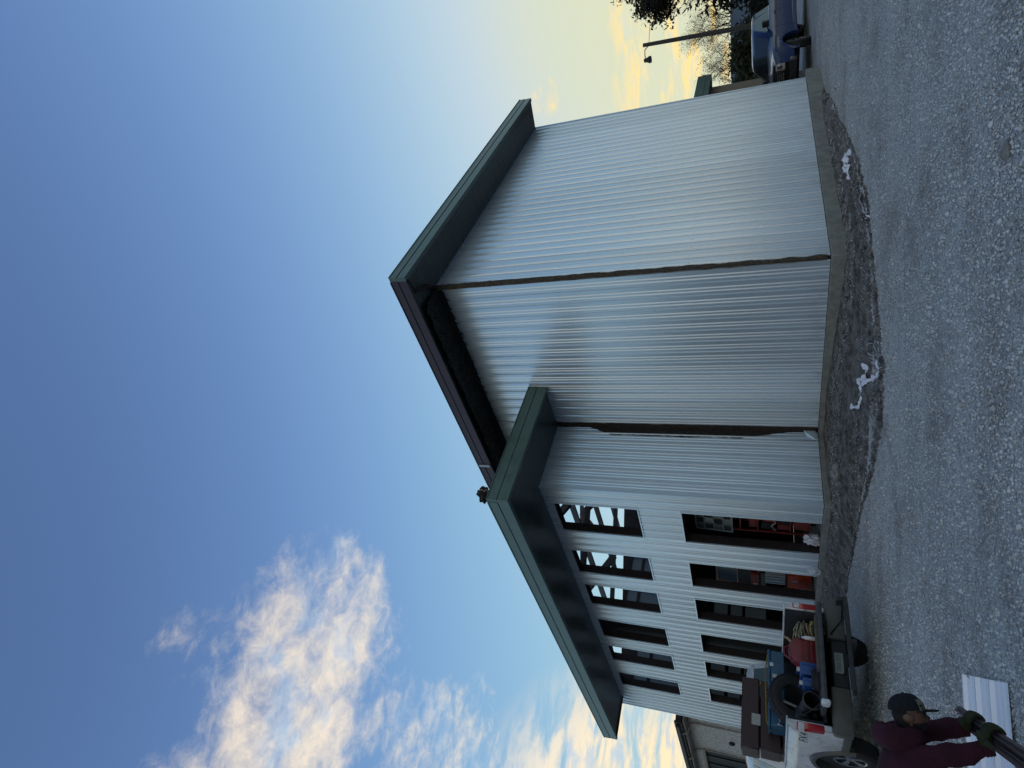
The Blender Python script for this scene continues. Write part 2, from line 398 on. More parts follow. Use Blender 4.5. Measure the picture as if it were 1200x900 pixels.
for i in range(NT + 1):
    tt = i / NT; e, w_ = lerp_path(edge, tt), lerp_path(wallp, tt)
    out = (e - w_).normalized(); e = e + out * (.30 * noise.noise(Vector((tt * 42, 3, 0))) + .16 * noise.noise(Vector((tt * 150, 9, 0))) + .07 * noise.noise(Vector((tt * 420, 2, 0))))
    for j in range(NS + 1):
        s = j / NS; p = w_.lerp(e, s)
        rise = (.17 + .15 * min(1, max(0, (tt - .36) / .2))) * (1 - s) ** 1.5 + .02
        rough_ = noise.noise(Vector((p.x * 2.2, p.y * 2.2, 1))) * .05 + noise.noise(Vector((p.x * 6, p.y * 6, 4))) * .022 + noise.noise(Vector((p.x * 17, p.y * 17, 4))) * .026 + noise.noise(Vector((p.x * 37, p.y * 37, 4))) * .012
        ridge = .05 * math.exp(-((s - .93) / .05) ** 2) * (.4 + noise.noise(Vector((tt * 40, 5, 5))))
        fade = min(1, (1 - s) * 6) * min(1, s * 5 + .25)
        z = gz(p.x, p.y) + rise + rough_ * fade + ridge - .05 * math.exp(-((s - .80) / .08) ** 2)
        if s > .97: z = gz(p.x, p.y) - .02
        mb.v.append((p.x, p.y, z))
for i in range(NT):
    for j in range(NS):
        a = i * (NS + 1) + j; mb.f.append((a, a + 1, a + NS + 2, a + NS + 1)); mb.mi.append(0)
dirt_o = tag(mb.build('dirt_bank', dirt_m, sm=True), 'strip of dark disturbed dirt between the gravel and the concrete footing', kind='structure')

# ------------------------------------------------------------------ the metal building
B = empty('metal_building', (KX, KY, 0), PSI, 'two storey white metal sided building under construction with green eaves', 'building')
def panel_profile(w):
    # ribbed steel sheet: big ribs every 305 mm, two small ones between
    pts = []
    n = 3; p = w / n
    for k in range(n):
        o = k * p
        pts += [(o, 0), (o + .014 * p / .305, .028), (o + .040 * p / .305, .028), (o + .054 * p / .305, 0)]
        for q in (.132, .210):
            pts += [(o + q * p / .305, 0), (o + (q + .008) * p / .305, .005), (o + (q + .026) * p / .305, .012), (o + (q + .038) * p / .305, 0)]
    pts.append((w, 0))
    return pts
PANEL = .915
def loose_pieces(mb):
    key, par = {}, list(range(len(mb.f)))
    def find(i):
        while par[i] != i: par[i] = par[par[i]]; i = par[i]
        return i
    for k, f in enumerate(mb.f):
        for i in f:
            q = tuple(round(c, 4) for c in mb.v[i])
            if q in key: par[find(k)] = find(key[q])
            else: key[q] = k
    g = {}
    for k, f in enumerate(mb.f): g.setdefault(find(k), []).append(f)
    out = []
    for fs in g.values():
        m2 = MB()
        for f in fs: m2.add([mb.v[i] for i in f], [tuple(range(len(f)))])
        out.append(m2)
    return out
def siding_wall(fn, s0, s1, z0, z1, openings=(), jag=0., seed=1):
    rnd = random.Random(seed); s = s0
    while s < s1 - .02:
        e = min(s + PANEL, s1)
        prof = [(u, d) for u, d in panel_profile(PANEL) if u <= e - s + 1e-6]
        def dep(u, pf=panel_profile(PANEL)):
            for (a, da), (b_, db) in zip(pf, pf[1:]):
                if a <= u <= b_: return da + (db - da) * (u - a) / max(1e-9, b_ - a)
            return 0
        us = [p[0] for p in prof] + [e - s]
        for (o0, o1, _, _) in openings:
            for q in (o0 - s, o1 - s):
                if 0 < q < e - s: us.append(q)
        us = sorted(set(round(u, 5) for u in us))
        mb = MB(); lap = .0012
        top = z1 - (rnd.random() * jag)
        for u, v in zip(us, us[1:]):
            if v - u < 1e-4: continue
            mid = s + (u + v) / 2
            cuts = [(z0, top)]
            for (o0, o1, p0, p1) in openings:
                if o0 < mid < o1:
                    nc = []
                    for a, b_ in cuts:
                        if p0 > a: nc.append((a, min(b_, p0)))
                        if p1 < b_: nc.append((max(a, p1), b_))
                    cuts = [c for c in nc if c[1] - c[0] > 1e-3]
            for a, b_ in cuts:
                d0, d1 = dep(u) + lap, dep(v) + lap
                mb.quad(fn(s + u, d0, a), fn(s + v, d1, a), fn(s + v, d1, b_), fn(s + u, d0, b_))
        # turned edge where the sheet laps over its neighbour
        if mb.f:
            mb.quad(fn(e, 0, z0), fn(e, .004, z0), fn(e, .004, top), fn(e, 0, top)) if not any(o0 < e < o1 for (o0, o1, _, _) in openings) else None
            for piece in loose_pieces(mb): piece.build('siding_panel', siding, B, recalc=False)
        s = e
fA = lambda s, d, z: (s, -d, z)
fB = lambda s, d, z: (-d, s, z)
fC = lambda s, d, z: (-DP + s, LB - d, z)
fD = lambda s, d, z: (-DP - d, LB + s, z)
WB = [(5.382, 6.593), (7.552, 8.729), (9.406, 10.608), (11.588, 12.786), (13.486, 14.611), (15.640, 16.743)]
DB = [(5.385, 6.614), (7.570, 8.753), (9.460, 10.634), (11.562, 12.789), (13.462, 14.639), (15.601, 16.758)]
ZW0, ZW1, ZD1 = 4.45, 6.59, 3.41
ops = [(a - LB, b_ - LB, ZW0, ZW1) for a, b_ in WB] + [(a - LB, b_ - LB, ZB - .1, ZD1) for a, b_ in DB]
siding_wall(fA, .06, LA, ZB, ZT)
siding_wall(fB, .05, LB - .16, ZB, 8.62, jag=.05, seed=4)
siding_wall(fB, LB - .148, 6.68, 7.3, 8.62, jag=.05, seed=9)
siding_wall(fC, .0, DP - .03, ZB, ZL + .04)
siding_wall(fD, .0, DEND, ZB, ZL + .04, ops)
# screw rows along the girts
mb = MB()
def screws(fn, s0, s1, z1, holes=()):
    for z in [ZB + .06] + [1.55 + 1.42 * k for k in range(6)]:
        if z > z1: continue
        u = s0
        while u < s1:
            x = u + .10
            if not any(h0 - .05 < x < h1 + .05 and p0 - .05 < z < p1 + .05 for (h0, h1, p0, p1) in holes):
                c_ = [fn(x + dx, .003, z + dz_) for dx, dz_ in ((-.009, 0), (0, -.009), (.009, 0), (0, .009))]
                mb.add(c_ + [fn(x, .011, z)], [(0, 1, 4), (1, 2, 4), (2, 3, 4), (3, 0, 4)])
            u += .305
screws(fA, .06, LA - .2, ZT); screws(fB, .05, LB - .35, 8.5); screws(fC, 0, DP - .2, ZL); screws(fD, 0, DEND - .2, ZL, ops)
mb.build('screw_heads', mat('screw_steel', (.09, .10, .11), .5, .4), B)['kind'] = 'stuff'
# backing behind the sheets (girts, sheathing) so nothing shows through seams
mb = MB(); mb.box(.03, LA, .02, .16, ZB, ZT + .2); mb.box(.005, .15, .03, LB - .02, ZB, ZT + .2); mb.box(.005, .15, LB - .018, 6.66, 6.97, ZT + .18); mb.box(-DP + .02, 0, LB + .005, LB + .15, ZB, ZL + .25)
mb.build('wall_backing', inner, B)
# outer edges and corner trims
mb = MB(); mb.box(LA + .002, LA + .05, -.036, .10, ZB, ZT); mb.build('corner_trim', siding, B)
mb = MB(); mb.box(-DP - .036, -DP + .0, LB - .036, LB + .045, ZB, ZL); mb.build('corner_trim', siding, B)
mb = MB(); mb.box(-DP - .036, -DP + .15, LB + DEND + .002, LB + DEND + .05, ZB, ZL + .9); mb.build('corner_trim', siding, B)
# loose insulation showing in the open corner joint
def ragged_strip(name, m, pts_fn, z0, z1, wfn, n=60):
    mb = MB(); vs = []
    for i in range(n + 1):
        z = z0 + (z1 - z0) * i / n; w = wfn(z)
        vs.append((pts_fn(-w / 2, z), pts_fn(0, z, .02), pts_fn(w / 2, z)))
    for i in range(n):
        for k in (0, 1): mb.quad(vs[i][k], vs[i][k + 1], vs[i + 1][k + 1], vs[i + 1][k])
    return mb.build(name, m, B, sm=True)
dg = Vector((-.7071, -.7071))
def seam_pt(w, z, bulge=0.):
    k = .006 + bulge * (.6 + .5 * noise.noise(Vector((0, 0, z * 6))))
    sh = .022 * noise.noise(Vector((1, 0, z * 2.5)))
    return (dg.x * k + .7071 * (w + sh), dg.y * k - .7071 * (w + sh), z)
ragged_strip('corner_insulation', insul, seam_pt, ZB + .05, ZT - .02, lambda z: .075 + .055 * (z / 8.8) + .045 * noise.noise(Vector((3, 0, z * 4))) + .02 * noise.noise(Vector((3, 2, z * 17))), n=160)
mb = MB(); vs = []; torn_m = mat('torn_wrap', (.030, .022, .018), .95, 0, .5, 18, .8, 50)
for i in range(161):
    z = ZB + .02 + (ZL - ZB - .03) * i / 160; f = (z - ZB) / (ZL - ZB)
    wL = .03 + .24 * min(1, max(0, (f - .10) / .16)) * min(1, max(0, (.86 - f) / .10)) + .035 * noise.noise(Vector((3, 9, z * 1.3))) + .02 * noise.noise(Vector((3, 4, z * 9)))
    wR = .17 + .012 * noise.noise(Vector((1, 4, z * 3)))
    vs.append(((-max(.02, wL), LB - .013 - .02 * abs(noise.noise(Vector((8, 1, z * 5)))), z), (-.016, LB - .016, z), (-.012 - .02 * abs(noise.noise(Vector((5, 1, z * 7)))), LB - .5 * wR, z), (-.008, LB - wR, z)))
for i in range(160):
    for k in range(3): mb.quad(vs[i][k], vs[i][k + 1], vs[i + 1][k + 1], vs[i + 1][k])
mb.build('open_joint', torn_m, B, sm=True)
mb = MB(); mb.add([(-.30, LB - .052, ZB + .04), (-.02, LB - .060, ZB + .05), (-.05, LB - .10, ZB + .30), (-.20, LB - .055, ZB + .24), (-.26, LB - .053, ZB + 1.0)], [(0, 1, 2, 3), (0, 3, 4)]); mb.build('bent_flap', siding, B, recalc=False)
# concrete footing
mb = MB()
mb.box(.06, 10.0, -.09, .2, -.3, ZB - .012); mb.build('footing', concrete, B, bevel=.012)
mb = MB(); mb.box(-.10, .055, -.09, LB - .05, -.3, ZB - .010); mb.build('footing', concrete, B, bevel=.012)
mb = MB(); mb.box(-DP - .09, -.105, LB - .085, LB + .15, -.3, ZB - .014); mb.build('footing', concrete, B, bevel=.012)
mb = MB(); mb.box(-DP - .09, -DP + .2, LB + .155, LB + DEND + .05, -.3, ZB - .011); mb.build('footing', concrete, B, bevel=.012)
# ground slab, and an unseen deck added to block sky light below
mb = MB(); mb.box(-DP + .21, 7.8, LB + .16, LB + DEND, .1, ZB - .02); mb.build('ground_slab', concrete, B)
mb = MB(); mb.box(-DP + .16, 7.8, LB + .16, LB + DEND, 3.75, 4.05); mb.build('light_block_deck', inner, B)
# window and door openings: deep dark reveals and a thin folded trim
steel_dk = mat('dark_primer', (.022, .013, .013), .7, 0, .3, 6)
def opening(b0, b1, z0, z1, door=False):
    mb = MB(); x0, x1 = -DP + .002, -DP + .24; w = .035
    mb.box(x0, x1, b0 - w, b0, z0 - (0 if door else w), z1 + w); mb.box(x0, x1, b1, b1 + w, z0 - (0 if door else w), z1 + w)
    mb.box(x0, x1, b0, b1, z1, z1 + w)
    if not door: mb.box(x0, x1, b0, b1, z0 - w, z0)
    fr = mb.build('window_frame', steel_dk, B)
    mb = MB(); y0, y1 = -DP - .036, -DP - .0; q = .026
    mb.box(y0, y1, b0 - q, b0 + .004, z0 - (0 if door else q), z1 + q); mb.box(y0, y1, b1 - .004, b1 + q, z0 - (0 if door else q), z1 + q)
    mb.box(y0, y1, b0 + .004, b1 - .004, z1 - .004, z1 + q)
    if not door: mb.box(y0, y1, b0 + .004, b1 - .004, z0 - q, z0 + .004)
    mb.build('window_trim', siding, fr)
for a, b_ in WB: opening(a, b_, ZW0, ZW1)
for a, b_ in DB: opening(a, b_, ZB, ZD1, True)
# wall lining on the inside of the window wall
def lined(a0, a1, holes, z0, z1, mk):
    ss = sorted(set([a0, a1] + [h[0] for h in holes] + [h[1] for h in holes]))
    for u, v in zip(ss, ss[1:]):
        cuts = [(z0, z1)]
        for h0, h1, p0, p1 in holes:
            if h0 <= (u + v) / 2 <= h1:
                nc = []
                for a, b_ in cuts:
                    if p0 > a: nc.append((a, min(b_, p0)))
                    if p1 < b_: nc.append((max(a, p1), b_))
                cuts = [c for c in nc if c[1] - c[0] > .01]
        for a, b_ in cuts: mk(u, v, a, b_)
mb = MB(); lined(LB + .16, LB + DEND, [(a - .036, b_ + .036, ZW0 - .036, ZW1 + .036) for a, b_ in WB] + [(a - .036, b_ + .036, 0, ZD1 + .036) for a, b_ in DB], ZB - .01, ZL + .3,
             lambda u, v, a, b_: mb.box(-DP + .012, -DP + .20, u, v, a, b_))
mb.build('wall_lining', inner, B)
# rear wall and side walls of the low part
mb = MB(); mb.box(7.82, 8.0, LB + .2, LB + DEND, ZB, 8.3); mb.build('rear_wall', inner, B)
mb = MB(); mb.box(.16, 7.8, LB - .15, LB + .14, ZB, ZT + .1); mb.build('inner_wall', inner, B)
EW = LB + DEND - .16
holes = []
far_win = [(-1.75, -.62, 4.72, 6.6), (-.42, .72, 4.72, 6.6), (1.65, 2.85, 5.75, 7.4), (3.35, 4.5, 5.75, 7.4),
           (-1.75, -.62, 1.6, 3.65), (-.42, .72, 1.6, 3.65), (1.65, 2.85, 1.6, 3.65), (3.35, 4.5, 1.6, 3.65)]
def gtop(a): return 6.95 + .14 * (a + DP)
mb = MB()
ss = sorted(set([-DP + .2, 7.8] + [h[0] for h in far_win] + [h[1] for h in far_win]))
for u, v in zip(ss, ss[1:]):
    cuts = [(ZB, None)]
    for h0, h1, p0, p1 in sorted(far_win, key=lambda q: q[2]):
        if h0 <= (u + v) / 2 <= h1:
            nc = []
            for a, b_ in cuts:
                if b_ is None: nc += [(a, p0), (p1, None)]
                else: nc.append((a, b_))
            cuts = nc
    for a, b_ in cuts:
        t0, t1 = (gtop(u), gtop(v)) if b_ is None else (b_, b_)
        vs = [(u, EW, a), (v, EW, a), (v, EW, t1), (u, EW, t0), (u, EW + .14, a), (v, EW + .14, a), (v, EW + .14, t1), (u, EW + .14, t0)]
        mb.add(vs, [(0, 1, 2, 3), (4, 7, 6, 5), (0, 3, 7, 4), (1, 5, 6, 2), (3, 2, 6, 7), (0, 4, 5, 1)])
mb.build('end_wall', inner, B)
for (a0, a1, z0, z1) in far_win:
    mb = MB()
    zs = [z0 + (z1 - z0) * k for k in ((.68,) if z0 > 4 else (.42, .70))]
    for zz in zs: mb.box(a0, a1, EW + .02, EW + .09, zz - .06, zz + .06)
    mb.box(a0, a0 + .05, EW + .02, EW + .09, z0, z1); mb.box(a1 - .05, a1, EW + .02, EW + .09, z0, z1)
    f = mb.build('end_window', steel_dk, B)
    mb = MB(); mb.quad((a0, EW + .10, z0), (a1, EW + .10, z0), (a1, EW + .10, z1), (a0, EW + .10, z1)); mb.build('pane', film, f)
# black boards added behind the fourth openings so they read as dark
mb = MB(); mb.box(-DP + .45, -DP + .5, WB[3][0] - .4, WB[3][1] + .6, ZW0 - .3, ZL); mb.build('bay_blackout', black, B)
mb = MB(); mb.box(-DP + .45, -DP + .5, DB[3][0] - .4, DB[3][1] + .6, ZB, ZD1 + .3); mb.build('bay_blackout', black, B)
# open roof framing
red_iron = mat('truss_steel', (.03, .022, .022), .6, 0, .2, 5)
for bb in (9.6, 14.6):
    mb = MB(); a0, a1 = -DP + .3, 7.6
    z0, z1 = 6.75, 8.55; sl_ = .13
    mb.bar((a0, bb, z0 + .0), (a1, bb, z0 + sl_ * 9.5), .12, .16); mb.bar((a0, bb, z1 - .8), (a1, bb, z1 + sl_ * 9.5), .12, .16)
    k = 5; st = (a1 - a0) / k
    for i in range(k):
        zz0 = z0 + sl_ * i * st; zz1 = (z1 - .8) + (.8 + sl_ * 9.5) * (i + 1) / k
        p, q = (a0 + i * st, bb, zz0), (a0 + (i + 1) * st, bb, zz1)
        if i % 2: p, q = (a0 + i * st, bb, (z1 - .8) + (.8 + sl_ * 9.5) * i / k), (a0 + (i + 1) * st, bb, z0 + sl_ * (i + 1) * st)
        mb.bar(p, q, .14, .24)
    mb.build('roof_truss', red_iron, B)
for a in (.8, 3.4, 6.0):
    mb = MB(); mb.bar((a, LB + .2, 7.2 + .14 * a + .35), (a, LB + DEND - .1, 7.2 + .14 * a + .35), .07, .2); mb.build('purlin', red_iron, B)
# floor joist ceiling edge and a few posts inside
for bb in (7.08, 9.05, 11.1, 13.1, 15.1):
    mb = MB(); mb.bar((-.9, bb, ZB), (-.9, bb, 3.75), .14, .14); mb.build('steel_post', steel_dk, B)

# ---- upper eave
OA, OB = 1.004, 1.052           # overhang in front of the long side, and of the short side
FT, FB = 9.10, 8.69
def fascia_prof():  # (outward, z): two steps with a groove and a drip lip
    return [(0, 0), (.0, .205), (-.012, .21), (-.012, .222), (.010, .228), (.010, .40), (.028, .41), (.028, .425), (-.10, .425), (-.10, 0)]
def fascia_run(p0, p1, outn, zb, name, m, seg=3.05, h=1.0, gap=.004):
    p0, p1, outn = Vector(p0), Vector(p1), Vector(outn); L = (p1 - p0).length; d = (p1 - p0).normalized(); s = 0
    n = max(1, round(L / seg)); L1 = L / n
    for k in range(n):
        mb = MB(); a, c = p0 + d * (k * L1 + (gap if k else 0)), p0 + d * ((k + 1) * L1)
        f0 = lambda o, z: tuple(a + outn * o + Vector((0, 0, zb + z * h)))
        f1 = lambda o, z: tuple(c + outn * o + Vector((0, 0, zb + z * h)))
        mb.prism(fascia_prof(), f0, f1); mb.build(name, m, B)
fascia_run((-OB, -OA, 0), (LA, -OA, 0), (0, -1, 0), FB, 'fascia_board', green, h=.96)
fascia_run((-OB, -OA + .10, 0), (-OB, 6.75, 0), (-1, 0, 0), FB + .005, 'eave_purlin', maroon, 4.3, h=.95)
# soffit sheets over the long side
n = 24
def soffit_sheet(poly_a, poly_b, name='soffit_panel'):
    # a shallow grooved sheet between two edges
    mb = MB(); (p, q), (r_, s_) = poly_a, poly_b
    p, q, r_, s_ = map(Vector, (p, q, r_, s_)); k = 4
    for i in range(k):
        f0, f1 = i / k, (i + 1) / k; g = f0 + (f1 - f0) * .12
        a0, b0 = p.lerp(r_, f0), q.lerp(s_, f0); a1, b1 = p.lerp(r_, g), q.lerp(s_, g); a2, b2 = p.lerp(r_, f1), q.lerp(s_, f1)
        u = Vector((0, 0, .016))
        mb.quad(a0 + u, b0 + u, a1 + u, b1 + u) if False else mb.quad(a0 + u, a1 + u, b1 + u, b0 + u)
        mb.quad(a1, a2, b2, b1); mb.quad(a1 + u, a1, b1, b1 + u); mb.quad(a2, a2 + u, b2 + u, b2)
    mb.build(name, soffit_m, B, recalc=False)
step = (LA + OB) / n
for i in range(n):
    a0, a1 = -OB + i * step, -OB + (i + 1) * step - .003
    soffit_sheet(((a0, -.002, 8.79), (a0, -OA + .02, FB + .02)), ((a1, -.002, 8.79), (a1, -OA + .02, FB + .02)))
# torn felt under the unfinished eave
mb = MB(); na, nb_ = 14, 110
for j in range(nb_ + 1):
    for i in range(na + 1):
        a = -OB + .12 + (OB - .13) * i / na; b_ = -.02 + 6.7 * j / nb_
        z = 8.60 + .16 * math.sin(i / na * math.pi * .5) + .07 * noise.noise(Vector((a * 6, b_ * 6, 0))) + .05 * noise.noise(Vector((a * 15, b_ * 15, 3)))
        mb.v.append((a, b_, z))
for j in range(nb_):
    for i in range(na): k = j * (na + 1) + i; mb.f.append((k, k + 1, k + na + 2, k + na + 1)); mb.mi.append(0)
mb.build('roof_underlay', felt, B, sm=False)
# ends of torn felt hanging over the sheet tops
rnd = random.Random(5)
mb = MB()
for k in range(70):
    b_ = .1 + 4.5 * rnd.random(); l = .03 + .10 * rnd.random() ** 2; w = .02 + .05 * rnd.random()
    mb.add([(-.034, b_, 8.64), (-.034, b_ + w, 8.64), (-.05, b_ + w / 2, 8.60 - l)], [(0, 1, 2)])
ob = mb.build('torn_felt_edge', felt, B); ob['kind'] = 'stuff'
mb = MB(); mb.tube([(-OB + .06, -OA + .1, 8.70), (-OB + .2, -OA + .5, 8.74), (-.3, -.25, 8.72), (-.02, -.02, 8.74)], [.03, .05, .05, .03], 6); mb.build('exposed_rafter', steel_dk, B)
# splice plate and a crumpled end cap on the bare purlin
mb = MB(); mb.box(-OB - .036, -OB + .02, 5.28, 5.36, FB + .03, FB + .36); mb.build('splice_plate', mat('bare_steel', (.35, .36, .38), .4, .6), B)
def lump(name, c, r_, m, parent=None, amp=.4, fr=3., sub=3, sc=(1, 1, 1), seed=0, sm=True):
    bm = bmesh.new(); bmesh.ops.create_icosphere(bm, subdivisions=sub, radius=1)
    for v in bm.verts:
        p = v.co.copy(); k = 1 + amp * noise.noise(p * fr + Vector((seed * 3.3, 0, 0))) + amp * .5 * noise.noise(p * fr * 2.7 + Vector((seed, 1, 0)))
        v.co = Vector((p.x * sc[0], p.y * sc[1], p.z * sc[2])) * k * r_
        v.co += Vector(c)
    for f in bm.faces: f.smooth = sm
    me = bpy.data.meshes.new(name); bm.to_mesh(me); bm.free(); me.materials.append(m)
    o = bpy.data.objects.new(name, me); C.objects.link(o)
    if parent: o.parent = parent
    return o
lump('crumpled_cap', (-OB - .02, 6.70, 9.36), .22, felt, B, .55, 2.2, 3, (1, 1.1, .8), sm=False)
# roof sheets above
mb = MB(); mb.box(-OB + .05, LA, -OA + .05, 6.6, FT - .05, FT - .02); mb.build('upper_roof', green, B)

# ---- lower eave
LT, LBm = 7.27, 6.763
OC, OD = 1.522, 1.547
hl = (LT - LBm) / .425
fascia_run((-DP - OD, LB - OC, 0), (-.035, LB - OC, 0), (0, -1, 0), LBm, 'fascia_board', green, h=hl)
fascia_run((-DP - OD, LB - OC + .10, 0), (-DP - OD, 18.15, 0), (-1, 0, 0), LBm + .003, 'fascia_board', green, h=hl)
cnt = 9; dx = (DP + OD - .04) / cnt
for i in range(cnt):
    a0, a1 = -DP - OD + .02 + i * dx, -DP - OD + .02 + (i + 1) * dx - .003
    c0, c1 = (max(LB - .002 if a0 > -DP else LB - .002, LB - .002)), LB - .002
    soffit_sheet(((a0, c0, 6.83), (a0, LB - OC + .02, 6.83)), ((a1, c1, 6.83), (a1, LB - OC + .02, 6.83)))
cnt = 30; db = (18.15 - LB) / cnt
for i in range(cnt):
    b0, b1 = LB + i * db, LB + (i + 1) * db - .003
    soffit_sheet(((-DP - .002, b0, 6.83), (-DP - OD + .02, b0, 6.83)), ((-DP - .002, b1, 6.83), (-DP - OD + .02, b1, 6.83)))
mb = MB(); mb.box(-DP - OD + .05, -DP + .3, LB - OC + .05, 18.15, LT - .06, LT - .03); mb.box(-DP + .3, -.04, LB - OC + .05, LB + .3, LT - .06, LT - .03); mb.build('lower_roof', green, B)
mb = MB(); mb.box(-DP - OD + .02, -DP - .002, 18.152, 18.17, LBm + .02, LT - .07); mb.build('eave_end', soffit_m, B)

# ------------------------------------------------------------------ things standing inside the openings
orange = mat('orange_paint', (.48, .055, .018), .5, 0, .2, 8)
dk_red = mat('dark_red_paint', (.30, .026, .018), .5, 0, .3, 8)
off_white = mat('off_white', (.42, .42, .40), .5, 0, .12, 8)
def inb(name, a, b_, z, label, cat, group=None):
    p = bw(a, b_, z); return empty(name, p, PSI, label, cat, group)
# the tall rack by the first opening; local axes: x into the building, y along the wall
r1 = inb('tool_rack', -1.15, 6.85, ZB, 'tall dark red steel rack of tools inside the first ground floor opening', 'rack')
mb = MB()
for y in (-.3, .45):
    for x in (0, .45): mb.box(x, x + .04, y, y + .04, 0, 1.9)
mb.build('frame', dk_red, r1)
for z in (.12, .55, .95, 1.3, 1.72):
    mb = MB(); mb.box(.02, .46, -.28, .47, z, z + .03); mb.build('shelf', dk_red, r1)
rnd = random.Random(8)
for k, (y0, y1, z, hgt, m_) in enumerate([(-.22, .0, .58, .3, dk_red), (.05, .2, .58, .22, black), (.22, .4, .58, .28, dk_red), (-.2, .1, .98, .22, dk_red), (.15, .42, .98, .26, black), (-.2, .35, .15, .34, dk_red), (-.2, .38, 1.33, .2, dk_red)]):
    mb = MB(); mb.box(.05, .38, y0, y1, z, z + hgt); mb.build('bin', m_, r1, bevel=.015)
mb = MB(); pp = [(-.03, -.25 + .07 * i, .95 + .05 * math.sin(i * 1.4)) for i in range(9)]; mb.tube(pp, .018, 6); mb.build('hose', off_white, r1, sm=True)
def sash(name, loc, w, hgt, cols, rows, m, lean, label, panes=None):
    e = inb(name, *loc, label, 'window'); e.rotation_euler = (0, lean, PSI); f = .045
    mb = MB(); mb.box(0, .05, 0, f, 0, hgt); mb.box(0, .05, w - f, w, 0, hgt); mb.box(0, .05, f, w - f, 0, f); mb.box(0, .05, f, w - f, hgt - f, hgt); mb.build('frame', m, e)
    for i in range(1, cols): mb = MB(); y = w * i / cols; mb.box(.008, .042, y - .012, y + .012, f, hgt - f); mb.build('muntin', m, e)
    for i in range(1, rows): mb = MB(); z = hgt * i / rows; mb.box(.006, .044, f, w - f, z - .014, z + .014); mb.build('muntin', m, e)
    for i in range(cols):
        for j in range(rows):
            mb = MB(); g = .006; y0, y1 = max(f, w * i / cols) + g, min(w - f, w * (i + 1) / cols) - g; z0, z1 = max(f, hgt * j / rows) + g, min(hgt - f, hgt * (j + 1) / rows) - g
            mb.box(.02, .03, y0, y1, z0, z1); mb.build('pane', (panes or [glass_grey])[(i + j) % len(panes or [1])], e)
    return e
sash('salvaged_window', (-1.12, 6.72, 2.36), .8, .95, 3, 4, off_white, .05, 'white many paned window sash stood on the dark red rack', [black, glass_grey])
pink = mat('pinkish_wood', (.35, .20, .17), .6, 0, .15, 6)
st = inb('parts_stand', -1.3, 9.0, ZB, 'open dark stand holding crates behind the second ground floor opening', 'stand')
mb = MB()
for y in (.0, .86):
    for x in (.03, .5): mb.box(x, x + .04, y, y + .04, 0, 1.3)
mb.build('frame', black, st)
for z in (.62, 1.27): mb = MB(); mb.box(.03, .54, 0, .9, z, z + .03); mb.build('shelf', black, st)
sash('framed_window', (-1.27, 9.02, ZB + 1.30), .86, 1.15, 1, 2, pink, .05, 'pinkish framed window leaning above the white striped box in the second opening', [black, mat('blue_grey_pane', (.06, .085, .11), .2)])
e = inb('red_box', -1.33, 9.05, ZB + 1.30, 'small red carton below the pinkish framed window in the second opening', 'box')
mb = MB(); mb.box(-.06, .02, 0, .8, 0, .22); mb.build('carton', mat('red_card', (.25, .03, .025), .6, 0, .2, 8), e, bevel=.008)
mb = MB(); mb.box(-.064, -.061, .45, .7, .05, .16); mb.build('paper_label', off_white, e)
e = inb('striped_box', -1.30, 9.03, ZB + .652, 'white box with dark stripes on the stand in the second opening', 'box')
mb = MB(); mb.box(0, .4, 0, .55, 0, .5); mb.build('carton', off_white, e, bevel=.006)
for k in range(4): mb = MB(); mb.box(-.004, .0, .0 + k * .14 + .04, .0 + k * .14 + .065, .02, .48); mb.build('stripe', mat('dark_green_print', (.03, .06, .05), .6), e)
e = inb('orange_cabinet', -1.34, 9.02, ZB + .0, 'orange metal cabinet with a white tag on the floor of the second opening', 'cabinet')
mb = MB(); mb.box(0, .5, 0, .62, .02, .60); mb.build('body', orange, e, bevel=.012)
mb = MB(); mb.box(-.012, -.001, .03, .59, .06, .56); mb.build('door', orange, e, bevel=.004)
mb = MB(); mb.box(-.016, -.013, .2, .25, .36, .5); mb.build('tag', off_white, e)
mb = MB(); mb.lathe([(.0, -.03), (.02, -.03), (.02, 0)], (-.01, .52, .14), 'x', 10); mb.build('knob', off_white, e)
e = inb('white_disc', -1.62, 9.42, ZB, 'round white disc leaning on the front of the orange cabinet', 'disc'); e.rotation_euler = (0, .25, PSI)
mb = MB(); mb.lathe([(.03, 0), (.17, .0), (.185, .012), (.17, .03), (.03, .02)], (0, 0, .19), 'x', 28); mb.build('disc', off_white, e, sm=True)
mb = MB(); mb.lathe([(0, -.012), (.028, -.012), (.03, 0), (.03, .022), (0, .022)], (0, 0, .19), 'x', 12); mb.build('hub', black, e, sm=True)

bag_m = mat('crumpled_plastic', (.68, .68, .72), .35, 0, .25, 18, .3, 40)
def crumple(name, c, r_, sc, seed, label, cat='bag'):
    o = lump(name, (0, 0, 0), r_, bag_m, None, .55, 2.6, 4, sc, seed, sm=False); o.location = c
    return tag(o, label, cat)
crumple('plastic_bag', bw(-1.85, 6.42, ZB + .13), .17, (.7, .8, 1.0), 3, 'crumpled white plastic bag on the sill of the first ground floor opening')
crumple('plastic_bag', bw(-2.16, 7.25, ZB + .07), .14, (.55, .9, 1.0), 7, 'crumpled white plastic wrap against the pier between the first two openings')

